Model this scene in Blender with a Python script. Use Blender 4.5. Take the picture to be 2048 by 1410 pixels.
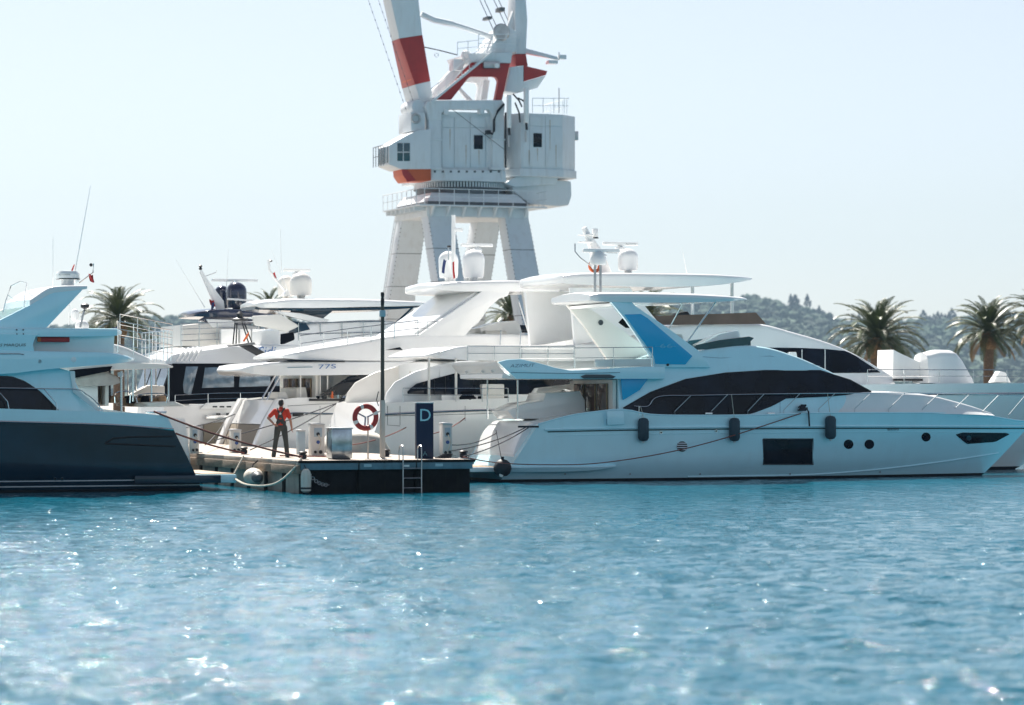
import bpy, bmesh, math, random
import numpy as np
from mathutils import Vector, Matrix, noise as mnoise
R = math.radians
random.seed(7); rng = np.random.default_rng(7)
sc = bpy.context.scene
for o in list(bpy.data.objects): bpy.data.objects.remove(o)
COL = sc.collection

# ------------------------------------------------------------------ camera
FP = 6000.0; HZ = 790.0; CAMZ = 3.0          # focal length in photo pixels, horizon row, eye height
cam = bpy.data.cameras.new('camera'); camo = bpy.data.objects.new('camera', cam); COL.objects.link(camo)
camo.location = (0, 0, CAMZ); camo.rotation_euler = (R(90), 0, 0)
cam.sensor_fit = 'HORIZONTAL'; cam.sensor_width = 36; cam.lens = 36*FP/2048
cam.shift_y = (HZ-705)/2048
cam.clip_start = 1; cam.clip_end = 30000
cam.dof.use_dof = True; cam.dof.focus_distance = 108; cam.dof.aperture_fstop = 1.15
sc.camera = camo
# ------------------------------------------------------------------ sky, sun, exposure
SUN_AZ, SUN_EL = 20.0, 50.0                   # degrees left of the view direction, above the horizon
w = bpy.data.worlds.new('World'); sc.world = w; w.use_nodes = True
nt = w.node_tree; bg = nt.nodes['Background']
sky = nt.nodes.new('ShaderNodeTexSky'); sky.sky_type = 'NISHITA'; sky.sun_disc = False
sky.sun_elevation = R(SUN_EL); sky.sun_rotation = R(-SUN_AZ)
sky.air_density = 0.9; sky.dust_density = 0.6; sky.ozone_density = 2.0; sky.altitude = 0
hs = nt.nodes.new('ShaderNodeHueSaturation'); hs.inputs['Saturation'].default_value = .52; nt.links.new(sky.outputs[0], hs.inputs['Color']); nt.links.new(hs.outputs[0], bg.inputs[0]); bg.inputs[1].default_value = 0.055
sl = bpy.data.lights.new('sun', 'SUN'); sl.energy = 5.0; sl.angle = R(0.5); sl.color = (1, .95, .87)
so = bpy.data.objects.new('sun', sl); COL.objects.link(so)
TS = Vector((-math.sin(R(SUN_AZ))*math.cos(R(SUN_EL)), math.cos(R(SUN_AZ))*math.cos(R(SUN_EL)), math.sin(R(SUN_EL))))
so.rotation_euler = TS.to_track_quat('Z', 'Y').to_euler(); so.location = (0, 50, 80)
sc.view_settings.view_transform = 'Standard'; sc.view_settings.look = 'None'
sc.view_settings.exposure = 1.15; sc.view_settings.gamma = 1.0; sc.view_settings.use_curve_mapping = False
sc.render.engine = 'CYCLES'
sc.cycles.max_bounces = 8; sc.cycles.glossy_bounces = 4; sc.cycles.transmission_bounces = 6
sc.cycles.sample_clamp_indirect = 6; sc.cycles.caustics_reflective = False; sc.cycles.caustics_refractive = False
sc.cycles.volume_bounces = 1

# ------------------------------------------------------------------ the marina's own frame: u along the boats, v along the pier
TH = R(20); CX, CY = -6.43, 91.0
cT, sT = math.cos(TH), math.sin(TH)
def world(u, v, z=0): return Vector((CX+u*cT-v*sT, CY+u*sT+v*cT, z))
def P(px, py, v):
    dx = (px-1024)/FP
    t = (v + (-sT*CX + cT*CY))/(-sT*dx + cT)
    X, Y = dx*t, t
    return ((X-CX)*cT+(Y-CY)*sT, v, CAMZ+(HZ-py)/FP*t)
def mpp(px, v):                                # metres per photo pixel there
    u = P(px, HZ, v); return world(u[0], v).y/FP
def pchip(xs, ys):
    xs = np.asarray(xs, float); ys = np.asarray(ys, float)
    if xs[0] > xs[-1]: xs = xs[::-1]; ys = ys[::-1]
    h = np.diff(xs); d = np.diff(ys)/h; m = np.zeros_like(ys)
    for i in range(1, len(xs)-1):
        if d[i-1]*d[i] > 0:
            w1 = 2*h[i]+h[i-1]; w2 = h[i]+2*h[i-1]; m[i] = (w1+w2)/(w1/d[i-1]+w2/d[i])
    m[0] = d[0]; m[-1] = d[-1]
    def f(x):
        x = min(max(x, xs[0]), xs[-1]); i = min(int(np.searchsorted(xs, x, 'right'))-1, len(h)-1); i = max(i, 0)
        t = (x-xs[i])/h[i]; t2 = t*t; t3 = t2*t
        return float((2*t3-3*t2+1)*ys[i]+(t3-2*t2+t)*h[i]*m[i]+(-2*t3+3*t2)*ys[i+1]+(t3-t2)*h[i]*m[i+1])
    return f
def lin(xs, ys): return lambda x: float(np.interp(x, xs, ys))

# ------------------------------------------------------------------ materials
MATS = {}
def mat(name, col, rough=.4, metal=0, coat=0, var=.06, vscale=1.5, bump=0, bscale=20, emit=0, trans=0, ior=1.5, spec=.5, alpha=1, dirt=0, dirtcol=(.25,.2,.15), dscale=3, stretch=(1,1,1)):
    m = bpy.data.materials.new(name); m.use_nodes = True; MATS[name] = m
    n = m.node_tree; b = n.nodes['Principled BSDF']; L = n.links
    b.inputs['Roughness'].default_value = rough; b.inputs['Metallic'].default_value = metal
    b.inputs['Coat Weight'].default_value = coat; b.inputs['Coat Roughness'].default_value = .06
    b.inputs['IOR'].default_value = ior; b.inputs['Specular IOR Level'].default_value = spec
    b.inputs['Transmission Weight'].default_value = trans; b.inputs['Alpha'].default_value = alpha
    tc = n.nodes.new('ShaderNodeTexCoord'); mp = n.nodes.new('ShaderNodeMapping'); mp.inputs['Scale'].default_value = stretch
    L.new(tc.outputs['Object'], mp.inputs[0])
    nz = n.nodes.new('ShaderNodeTexNoise'); nz.inputs['Scale'].default_value = vscale; nz.inputs['Detail'].default_value = 5
    L.new(mp.outputs[0], nz.inputs[0])
    rp = n.nodes.new('ShaderNodeValToRGB'); rp.color_ramp.elements[0].position = .3; rp.color_ramp.elements[1].position = .7
    rp.color_ramp.elements[0].color = [max(0, c*(1-var)) for c in col]+[1]; rp.color_ramp.elements[1].color = [min(1, c*(1+var)) for c in col]+[1]
    L.new(nz.outputs[0], rp.inputs[0]); out = rp.outputs[0]
    if dirt:
        n2 = n.nodes.new('ShaderNodeTexNoise'); n2.inputs['Scale'].default_value = dscale; n2.inputs['Detail'].default_value = 8; n2.inputs['Roughness'].default_value = .7
        mp2 = n.nodes.new('ShaderNodeMapping'); mp2.inputs['Scale'].default_value = (1.5, 1.5, .25); L.new(tc.outputs['Object'], mp2.inputs[0]); L.new(mp2.outputs[0], n2.inputs[0])
        r2 = n.nodes.new('ShaderNodeValToRGB'); r2.color_ramp.elements[0].position = .5; r2.color_ramp.elements[1].position = .75
        r2.color_ramp.elements[0].color = (0,0,0,1); r2.color_ramp.elements[1].color = (dirt,)*3+(1,)
        L.new(n2.outputs[0], r2.inputs[0]); mx = n.nodes.new('ShaderNodeMix'); mx.data_type = 'RGBA'
        L.new(r2.outputs[0], mx.inputs[0]); L.new(out, mx.inputs[6]); mx.inputs[7].default_value = tuple(dirtcol)+(1,); out = mx.outputs[2]
    L.new(out, b.inputs['Base Color'])
    if bump:
        n3 = n.nodes.new('ShaderNodeTexNoise'); n3.inputs['Scale'].default_value = bscale; n3.inputs['Detail'].default_value = 4; L.new(mp.outputs[0], n3.inputs[0])
        bp = n.nodes.new('ShaderNodeBump'); bp.inputs['Strength'].default_value = bump; bp.inputs['Distance'].default_value = .03
        L.new(n3.outputs[0], bp.inputs['Height']); L.new(bp.outputs[0], b.inputs['Normal'])
    return m
mat('gel', (.86,.86,.85), .22, coat=.5, var=.02, dirt=.06, dirtcol=(.55,.5,.42))
mat('gel_blue_shade', (.62,.90,.97), .16, coat=.6, var=.02, dirt=.14, dirtcol=(.5,.58,.58), dscale=2)  # white gelcoat with the blue of shade and water put into its colour
mat('gel_cream', (.78,.75,.70), .3, coat=.3, var=.03)
mat('navy', (.003,.026,.050), .1, coat=.1, var=.15, spec=.35)
mat('navydome', (.008,.014,.045), .15, coat=.7)
mat('glass', (.003,.006,.013), .04, var=.9, vscale=.9, spec=.2)
mat('glass_teal', (.03,.08,.10), .05, var=.2, spec=.7)
mat('glass_brown', (.13,.085,.07), .1, var=.2)
mat('panelblue', (.02,.43,.74), .2, coat=.1, var=.03, spec=.3)
mat('text_blue', (.12,.55,.78), .3); mat('text_grey', (.16,.3,.38), .3); mat('text_dark', (.05,.06,.07), .4); mat('text_navy', (.04,.14,.36), .4)
mat('steel', (.72,.72,.72), .18, metal=1, var=.05)
mat('steel_dull', (.5,.5,.5), .38, metal=1, var=.12, vscale=4)
mat('cabinet_steel', (.34,.38,.41), .16, metal=1, var=.35, vscale=3); mat('beige_shade', (.20,.165,.12), .6, var=.08); mat('black', (.008,.009,.012), .45); mat('rubber', (.012,.016,.022), .6, bump=.2); mat('fender', (.016,.045,.065), .6, var=.15, vscale=6)  # the dark beige has the shade of the sterns put into its colour
mat('canvas', (.004,.005,.009), .9, spec=.1, bump=.3, bscale=60); mat('vinyl', (.09,.14,.19), .12, var=.25, vscale=4, spec=.8)
mat('cover', (.50,.47,.42), .8, bump=.5, bscale=9, var=.12, vscale=4)
mat('antifoul', (.006,.008,.012), .5); mat('curtain', (.24,.17,.09), .8); mat('teak', (.32,.2,.11), .6, var=.2, vscale=6)
mat('cushion', (.7,.68,.64), .8); mat('white_stripe', (.75,.78,.8), .3)
mat('crane_white', (.74,.77,.79), .5, var=.02, dirt=.26, dirtcol=(.40,.34,.28), dscale=1.6, spec=.3)
mat('crane_red', (.42,.025,.022), .4, var=.08, dirt=.25, dirtcol=(.2,.03,.02)); mat('crane_orange', (.62,.11,.03), .5, var=.08)
mat('crane_dark', (.12,.13,.14), .5, dirt=.4); mat('cable', (.10,.10,.11), .5); mat('rust', (.58,.52,.46), .9, var=.2, vscale=6); mat('rail_grey', (.5,.52,.53), .5)
mat('concrete', (.36,.32,.28), .85, var=.16, vscale=2.5, bump=.4, bscale=15, dirt=.6, dirtcol=(.14,.11,.09), dscale=2)
mat('concrete_deck', (.42,.36,.31), .85, var=.15, vscale=2, bump=.3, dirt=.6, dirtcol=(.2,.15,.11))
mat('pier_shade_dark', (.010,.011,.012), .8, var=.4, bump=.3, spec=.08, dirt=.5, dirtcol=(.03,.03,.018)); mat('beam_blue', (.10,.20,.25), .5, var=.2, dirt=.5, dirtcol=(.05,.06,.06))  # near-black has the shade of pier end and block gaps in its colour
mat('timber', (.25,.19,.14), .8, var=.25, vscale=3, bump=.4, stretch=(.3,1,4))
mat('sign_navy', (.004,.016,.05), .4, spec=.2); mat('sign_letter', (.25,.58,.68), .4)
mat('ring_red', (.36,.025,.02), .5, var=.12, vscale=8); mat('ring_white', (.75,.73,.7), .5)
mat('rope_red', (.20,.06,.045), .85, bump=.5, bscale=120); mat('rope_dark', (.02,.022,.03), .85); mat('rope_white', (.6,.55,.46), .85, bump=.5, bscale=120)
mat('fender_old', (.66,.60,.52), .6, var=.1, dirt=.6, dirtcol=(.3,.22,.14), dscale=5); mat('pole', (.10,.085,.07), .75, dirt=.3, spec=.2); mat('pole_light', (.55,.5,.44), .5, dirt=.3)
mat('pedestal', (.62,.61,.58), .4, dirt=.4, dscale=6); mat('pedestal_grey', (.33,.42,.48), .4); mat('orange', (.7,.14,.03), .5); mat('red', (.5,.03,.025), .5); mat('chrome_blue', (.05,.1,.3), .2)
mat('trunk', (.16,.105,.065), .9, var=.35, vscale=8, bump=.8, bscale=14); mat('boss', (.24,.15,.07), .85, var=.4, vscale=8, bump=.6)
mat('frond', (.075,.10,.03), .45, var=.35, vscale=2); mat('frond_dry', (.22,.14,.06), .7, var=.3)
mat('hill', (.036,.07,.04), .95, var=.4, vscale=.015); mat('woods', (.030,.066,.036), .95, var=.6, vscale=.02); mat('cypress', (.02,.035,.022), .9, var=.2)
mat('quay', (.33,.30,.27), .85, var=.12, vscale=.4, bump=.2)
mat('skin', (.42,.21,.14), .5, var=.08); mat('shirt', (.62,.045,.018), .75, bump=.3, bscale=40); mat('overall', (.05,.055,.05), .85, bump=.4, bscale=50, var=.2, vscale=5); mat('hair', (.018,.012,.01), .6); mat('shoe', (.02,.018,.018), .6)
mat('flag_red', (.5,.03,.03), .8); mat('flag_blue', (.05,.07,.2), .8); mat('lamp_glass', (.35,.5,.55), .2)

# ------------------------------------------------------------------ object helpers
ORG = {}
def prop(o, label=None, cat=None, group=None, kind=None):
    if label: o['label'] = label
    if cat: o['category'] = cat
    if group: o['group'] = group
    if kind: o['kind'] = kind
    return o
def thing(name, label, cat, org, group=None):
    o = bpy.data.objects.new(name, None); COL.objects.link(o); o.empty_display_size = .3
    o.location = world(*org); o.rotation_euler = (0, 0, TH); ORG[o.name] = Vector(org)
    return prop(o, label, cat, group)
class MB:
    def __init__(s): s.v = []; s.f = []
    def add(s, vs, fs):
        b = len(s.v); s.v += [tuple(p) for p in vs]; s.f += [tuple(b+i for i in f) for f in fs]; return s
    def box(s, u0, u1, v0, v1, z0, z1):
        return s.add([(u0,v0,z0),(u1,v0,z0),(u1,v1,z0),(u0,v1,z0),(u0,v0,z1),(u1,v0,z1),(u1,v1,z1),(u0,v1,z1)],
                     [(0,3,2,1),(4,5,6,7),(0,1,5,4),(1,2,6,5),(2,3,7,6),(3,0,4,7)])
    def prism(s, poly, v0, v1):                # poly: (u,z)
        n = len(poly); A = sum(poly[i][0]*poly[(i+1)%n][1]-poly[(i+1)%n][0]*poly[i][1] for i in range(n))
        if A < 0: poly = poly[::-1]
        return s.add([(u,v0,z) for u,z in poly]+[(u,v1,z) for u,z in poly],
                     [tuple(range(n)), tuple(range(2*n-1, n-1, -1))]+[(i, n+i, n+(i+1)%n, (i+1)%n) for i in range(n)])
    def hexa(s, a, b):                         # two quads -> box-like solid
        return s.add(list(a)+list(b), [(3,2,1,0),(4,5,6,7),(0,1,5,4),(1,2,6,5),(2,3,7,6),(3,0,4,7)])
    def tube(s, pts, r, n=6, r2=None):
        pts = [Vector(p) for p in pts]; b = len(s.v); m = len(pts)
        for i, p in enumerate(pts):
            t = (pts[min(i+1,m-1)]-pts[max(i-1,0)]).normalized()
            a = t.cross(Vector((0,0,1))) if abs(t.z) < .95 else t.cross(Vector((1,0,0)))
            a.normalize(); c = a.cross(t); rr = r if r2 is None else r+(r2-r)*i/(m-1)
            for k in range(n):
                q = p+(a*math.cos(2*math.pi*k/n)+c*math.sin(2*math.pi*k/n))*rr; s.v.append(tuple(q))
        for i in range(m-1):
            for k in range(n):
                s.f.append((b+i*n+k, b+i*n+(k+1)%n, b+(i+1)*n+(k+1)%n, b+(i+1)*n+k))
        s.f.append(tuple(b+k for k in range(n))[::-1]); s.f.append(tuple(b+(m-1)*n+k for k in range(n))); return s
    def lathe(s, c, prof, n=20, axis='z'):     # prof: (radius, height)
        b = len(s.v); c = Vector(c)
        for r, h in prof:
            for k in range(n):
                a = 2*math.pi*k/n; x, y = r*math.cos(a), r*math.sin(a)
                q = (x, y, h) if axis == 'z' else ((x, h, y) if axis == 'v' else (h, x, y))
                s.v.append(tuple(c+Vector(q)))
        for i in range(len(prof)-1):
            for k in range(n): s.f.append((b+i*n+k, b+i*n+(k+1)%n, b+(i+1)*n+(k+1)%n, b+(i+1)*n+k))
        s.f.append(tuple(b+k for k in range(n))[::-1]); s.f.append(tuple(b+(len(prof)-1)*n+k for k in range(n))); return s
    def torus(s, c, R0, r, axis='v', n=28, m=10, a0=0, a1=2*math.pi):
        c = Vector(c); b = len(s.v); full = abs(a1-a0-2*math.pi) < 1e-6; N = n if full else n+1
        for i in range(N):
            a = a0+(a1-a0)*i/n
            for k in range(m):
                q = 2*math.pi*k/m; rr = R0+r*math.cos(q); h = r*math.sin(q)
                s.v.append(tuple(c+Vector((rr*math.cos(a), h, rr*math.sin(a)) if axis == 'v' else (rr*math.cos(a), rr*math.sin(a), h))))
        for i in range(n):
            for k in range(m): s.f.append((b+i*m+k, b+((i+1)%N)*m+k, b+((i+1)%N)*m+(k+1)%m, b+i*m+(k+1)%m))
        return s
    def grid(s, rows):                          # rows of points
        b = len(s.v); n = len(rows[0])
        for r in rows: s.v += [tuple(p) for p in r]
        for i in range(len(rows)-1):
            for k in range(n-1): s.f.append((b+i*n+k, b+i*n+k+1, b+(i+1)*n+k+1, b+(i+1)*n+k))
        return s
    def build(s, name, m, parent=None, org=None, bevel=0, sharp=35, fix=True):
        o0 = ORG[parent.name] if parent is not None else Vector(org if org is not None else np.mean(np.array(s.v), axis=0))
        if parent is None and org is None: o0.z = min(p[2] for p in s.v)
        me = bpy.data.meshes.new(name); me.from_pydata([tuple(Vector(p)-o0) for p in s.v], [], s.f)
        bm = bmesh.new(); bm.from_mesh(me)
        if fix: bmesh.ops.recalc_face_normals(bm, faces=bm.faces)
        if bevel:
            ed = [e for e in bm.edges if len(e.link_faces) == 2 and e.calc_face_angle(0) > R(25)]
            bmesh.ops.bevel(bm, geom=ed, offset=bevel, segments=2, profile=.6, affect='EDGES', clamp_overlap=True)
        bm.to_mesh(me); bm.free()
        for p in me.polygons: p.use_smooth = True
        me.set_sharp_from_angle(angle=R(sharp)); me.materials.append(MATS[m] if isinstance(m, str) else m)
        o = bpy.data.objects.new(name, me); COL.objects.link(o)
        if parent is not None: o.parent = parent; ORG[o.name] = ORG[parent.name]
        else: o.location = world(*o0); o.rotation_euler = (0, 0, TH); ORG[o.name] = o0
        return o
def uz(pts, v): return [(P(x, y, v)[0], P(x, y, v)[2]) for x, y in pts]
def pan(pts, v0, v1, name, m, parent, bevel=.02, dv=None):   # photo outline measured on plane v0 (or dv), extruded v0..v1
    return MB().prism(uz(pts, v0 if dv is None else dv), v0, v1).build(name, m, parent, bevel=bevel)
def line(pts, v, r, name, m, parent, n=6):
    return MB().tube([P(x, y, v) for x, y in pts], r, n).build(name, m, parent)
def catmull(pts, n=8):
    pts = [Vector(p) for p in pts]; out = []
    for i in range(len(pts)-1):
        a = pts[max(i-1,0)]; b = pts[i]; c = pts[i+1]; d = pts[min(i+2, len(pts)-1)]
        for k in range(n):
            t = k/n; out.append(.5*((2*b)+(c-a)*t+(2*a-5*b+4*c-d)*t*t+(3*b-a-3*c+d)*t**3))
    return out+[pts[-1]]
def rope(name, label, a, b, sag, r, m, group=None, mid=None):
    a, b = Vector(a), Vector(b); pts = []
    for i in range(25):
        t = i/24; p = a.lerp(b, t); p.z -= sag*4*t*(1-t); pts.append(p)
    o = MB().tube(pts, r, 6).build(name, m, None, org=a); return prop(o, label, 'rope', group)
def text(string, p0, p1, h, m, parent, v, name='lettering', shear=0, depth=.004):
    cu = bpy.data.curves.new('t', 'FONT'); cu.body = string; cu.extrude = 0; cu.shear = shear; cu.resolution_u = 3
    to = bpy.data.objects.new('t', cu); COL.objects.link(to); bpy.context.view_layer.update()
    me = bpy.data.meshes.new_from_object(to.evaluated_get(bpy.context.evaluated_depsgraph_get())); bpy.data.objects.remove(to)
    co = np.array([x.co[:] for x in me.vertices]); lo, hi = co.min(0), co.max(0)
    a, b = Vector(P(*p0, v)), Vector(P(*p1, v)); org = ORG[parent.name]
    for x in me.vertices:
        fx = (x.co.x-lo[0])/(hi[0]-lo[0]); fy = (x.co.y-lo[1])/(hi[1]-lo[1])
        q = a.lerp(b, fx); x.co = Vector((q.x, v, q.z+fy*h))-org
    me.materials.clear(); me.materials.append(MATS[m]); me.name = name
    o = bpy.data.objects.new(name, me); COL.objects.link(o); o.parent = parent; ORG[o.name] = org; return o

# ------------------------------------------------------------------ lofted bodies and hulls
class Loft:                                    # cabin, coaming, roof: stations (px, y_low, y_high, half_low, half_high)
    def __init__(s, c, st, r=.12, crown=.06, n=36, vref=None, smooth=True):
        s.c = c; s.r = r; s.crown = crown
        us = [P(a[0], a[1], (c-a[3]) if vref is None else vref)[0] for a in st]
        zl = [P(a[0], a[1], (c-a[3]) if vref is None else vref)[2] for a in st]
        zh = [P(a[0], a[2], (c-a[4]) if vref is None else vref)[2] for a in st]
        k = pchip if smooth else (lambda x, y: lin(x, y) if x[0] < x[-1] else lin(x[::-1], y[::-1]))
        s.zl, s.zh, s.wl, s.wh = k(us, zl), k(us, zh), k(us, [a[3] for a in st]), k(us, [a[4] for a in st])
        lo, hi = min(us), max(us); s.u0, s.u1 = lo, hi
        s.us = sorted(set([lo+(hi-lo)*i/n for i in range(n+1)]+list(us)))
    def side(s, u, z):
        a, b = s.zl(u), s.zh(u); t = min(max((z-a)/max(b-a, 1e-3), 0), 1); return s.wl(u)+(s.wh(u)-s.wl(u))*t
    def mb(s):
        rings = []
        for u in s.us:
            a, b, w0, w1 = s.zl(u), s.zh(u), s.wl(u), s.wh(u); r = min(s.r, .45*(b-a), .45*w1); half = []
            for t in (0, .33, .66, 1): half.append((w0+(w1-w0)*t*(1-r/max(b-a,1e-3)), a+(b-r-a)*t))
            wt = half[-1][0]
            for q in (30, 60, 90): half.append((wt-r+r*math.cos(R(q)), b-r+r*math.sin(R(q))))
            half.append(((wt-r)*.5, b+s.crown*.8)); 
            ring = [(u, s.c-x, z) for x, z in half]+[(u, s.c, b+s.crown)]+[(u, s.c+x, z) for x, z in half[::-1]]
            rings.append(ring)
        m = MB(); n = len(rings[0])
        for g in rings: m.v += g
        for i in range(len(rings)-1):
            for k in range(n): m.f.append((i*n+k, i*n+(k+1)%n, (i+1)*n+(k+1)%n, (i+1)*n+k))
        m.f.append(tuple(range(n))); m.f.append(tuple((len(rings)-1)*n+k for k in range(n))); return m
    def build(s, name, m, parent): return s.mb().build(name, m, parent)
class Hull:
    def __init__(s, c, B, us0, us1, ub0, ub1, sheer, zb=-.5, pb=2.3, pt=3.6, aft=.94, chine=.84):
        s.c, s.B, s.us0, s.us1, s.ub0, s.ub1, s.zb, s.pb, s.pt, s.aft, s.ch = c, B, us0, us1, ub0, ub1, zb, pb, pt, aft, chine
        s.sh = pchip([a for a, _ in sheer], [b for _, b in sheer])    # sheer height over s (0 stern .. 1 bow)
    def S(s, t, h):
        zs = s.sh(t); z = s.zb+h*(zs-s.zb)
        a = s.us0+(s.us1-s.us0)*h; b = s.ub0+(s.ub1-s.ub0)*max(h, 0)**.85
        p = s.pb+(s.pt-s.pb)*h
        hh = min(h/.45, 1); w = s.B*(s.ch+(1-s.ch)*hh*hh*(3-2*hh))*(1-max(t, 0)**p)*(s.aft+(1-s.aft)*min(t/.35, 1))
        return a+t*(b-a), max(w, .015), z
    def inv(s, u, z):
        t, h = .5, .5
        for _ in range(14):
            h = (z-s.zb)/(s.sh(t)-s.zb); a = s.us0+(s.us1-s.us0)*h; b = s.ub0+(s.ub1-s.ub0)*max(h, 0)**.85
            t = min(max((u-a)/(b-a), 0), 1)
        return t, h
    def side(s, u, z): return s.S(*s.inv(u, z))[1]
    def strip(s, z0, z1, off=0, n=60, m=8, t0=0, t1=1, both=True):     # z0/z1: height, or function of t
        f0 = z0 if callable(z0) else (lambda t: z0); f1 = z1 if callable(z1) else (lambda t: z1)
        M = MB(); ts = [t0+(t1-t0)*(i/n) for i in range(n+1)]
        rows = {-1: [], 1: []}
        for t in ts:
            for sd in (-1, 1):
                r = []
                for k in range(m+1):
                    zz = f0(t)+(f1(t)-f0(t))*k/m; u, wd, z = s.S(t, (zz-s.zb)/(s.sh(t)-s.zb)); r.append((u, s.c+sd*(wd+off), z))
                rows[sd].append(r)
        M.grid(rows[-1])
        if both: M.grid(rows[1])
        return M, rows
    def shell(s, z0, z1, name, mt, parent, off=0, **k):
        M, rows = s.strip(z0, z1, off, **k); n = len(rows[-1][0])
        b = len(M.v); r0, r1 = rows[-1][0], rows[1][0]            # transom
        M.grid([r0, [(p[0]-.02*np.sign(s.ub0-s.us0), s.c, p[2]) for p in r0], r1]); return M.build(name, mt, parent)
    def deck(s, dz, name, m, parent, n=50, inset=.02):
        M = MB(); rows = []
        for i in range(n+1):
            t = i/n; u, wd, z = s.S(t, 1); wd = max(wd-inset, .01)
            rows.append([(u, s.c-wd, z-dz), (u, s.c-wd*.5, z-dz+.03), (u, s.c, z-dz+.05), (u, s.c+wd*.5, z-dz+.03), (u, s.c+wd, z-dz)])
        return M.grid(rows).build(name, m, parent)
def on(sf, px, py, eps=.012):
    v = sf.c-2
    for _ in range(8):
        q = P(px, py, v); v = sf.c-sf.side(q[0], q[2])
    q = P(px, py, v); return (q[0], v-eps, q[2])
def patch(sf, top, bot, name, m, parent, n=24, k=5, eps=.012):         # glazing that follows a curved side
    def samp(pl, n):
        pl = np.array(pl, float); d = np.r_[0, np.cumsum(np.hypot(*np.diff(pl, axis=0).T))]; d /= d[-1]
        return [(np.interp(t, d, pl[:, 0]), np.interp(t, d, pl[:, 1])) for t in np.linspace(0, 1, n+1)]
    A, B = samp(top, n), samp(bot, n); rows = []
    for j in range(-1, k+2):
        t = min(max(j/k, 0), 1); e = -.02 if j in (-1, k+1) else eps
        r = [on(sf, a[0]+(b[0]-a[0])*t, a[1]+(b[1]-a[1])*t, e) for a, b in zip(A, B)]; rows.append(r)
    return MB().grid(rows).build(name, m, parent)
def disc(sf, px, py, rpx, name, m, parent, eps=.015, n=20, sq=1):
    c = Vector(on(sf, px, py, eps)); M = MB(); pts = [on(sf, px+rpx*math.cos(a), py+rpx*sq*math.sin(a), eps) for a in np.linspace(0, 2*math.pi, n, endpoint=False)]
    back = [(p[0], p[1]+.04, p[2]) for p in pts]
    M.add(pts+back+[tuple(c)], [(2*n, i, (i+1)%n) for i in range(n)]+[(i, n+i, n+(i+1)%n, (i+1)%n) for i in range(n)]); return M.build(name, m, parent)
def polyline_at(pl, d):
    L = 0
    for a, b in zip(pl[:-1], pl[1:]):
        l = (b-a).length
        if L+l >= d: return a.lerp(b, (d-L)/l)
        L += l
    return pl[-1]
def railing(pts, H, parent, sp=.9, r=.014, rows=(.5,), m='steel', lean=0, name='railing'):   # pts: 3-D foot line
    pl = [Vector(p) for p in pts]; M = MB(); up = Vector((lean, 0, H))
    for q in (1.0,)+tuple(rows): M.tube([p+up*q for p in pl], r if q == 1 else r*.75, 6)
    tot = sum((b-a).length for a, b in zip(pl[:-1], pl[1:])); k = max(1, round(tot/sp))
    for i in range(k+1):
        a = polyline_at(pl, tot*i/k*.999); M.tube([a, a+up], r*.9, 6)
    return M.build(name, m, parent)
def dome(px, y0, y1, rpx, v, m, parent, name='satellite_dome', flat=.55):
    c = P(px, y1, v); k = mpp(px, v); r = rpx*k; H = (y1-y0)*k; cyl = max(H-r, 0)*.9+.1*H
    prof = [(r*.35, 0), (r*.4, .1*H), (r*.88, .1*H), (r*.97, .25*H), (r, cyl)]+[(r*math.cos(R(q)), cyl+(H-cyl)*math.sin(R(q))) for q in (15, 30, 45, 60, 75, 88)]
    return MB().lathe(c, prof, 28).build(name, m, parent)
def scanner(px0, px1, y, v, parent, ped=8, m='gel'):                    # open-array radar: pedestal and bar
    a, b = P(px0, y, v), P(px1, y, v); k = mpp(px0, v); cx = (a[0]+b[0])/2
    o = MB().box(a[0], b[0], v-.1, v+.1, a[2]-.06, a[2]+.07).build('radar_bar', m, parent, bevel=.03)
    MB().lathe((cx, v, a[2]-.06-ped*k), [(.2, 0), (.22, .04), (.2, ped*k*.6), (.1, ped*k*.8), (.07, ped*k)], 16).build('radar_pedestal', m, parent); return o
def whip(px0, y0, px1, y1, v, parent): return MB().tube([P(px0, y0, v), P(px1, y1, v)], .018, 5, r2=.006).build('whip_antenna', 'gel', parent)
def flag(px, y, wpx, hpx, v, parent, m, lean=-4):
    a = P(px, y, v); k = mpp(px, v); rows = []
    for i in range(7):
        t = i/6; rows.append([(a[0]+(j/5*wpx+lean*t)*k, a[1]+.05*math.sin(j*1.3+t*3), a[2]-(hpx*t+1.5*math.sin(j))*k) for j in range(6)])
    return MB().grid(rows).build('flag', m, parent)
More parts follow.
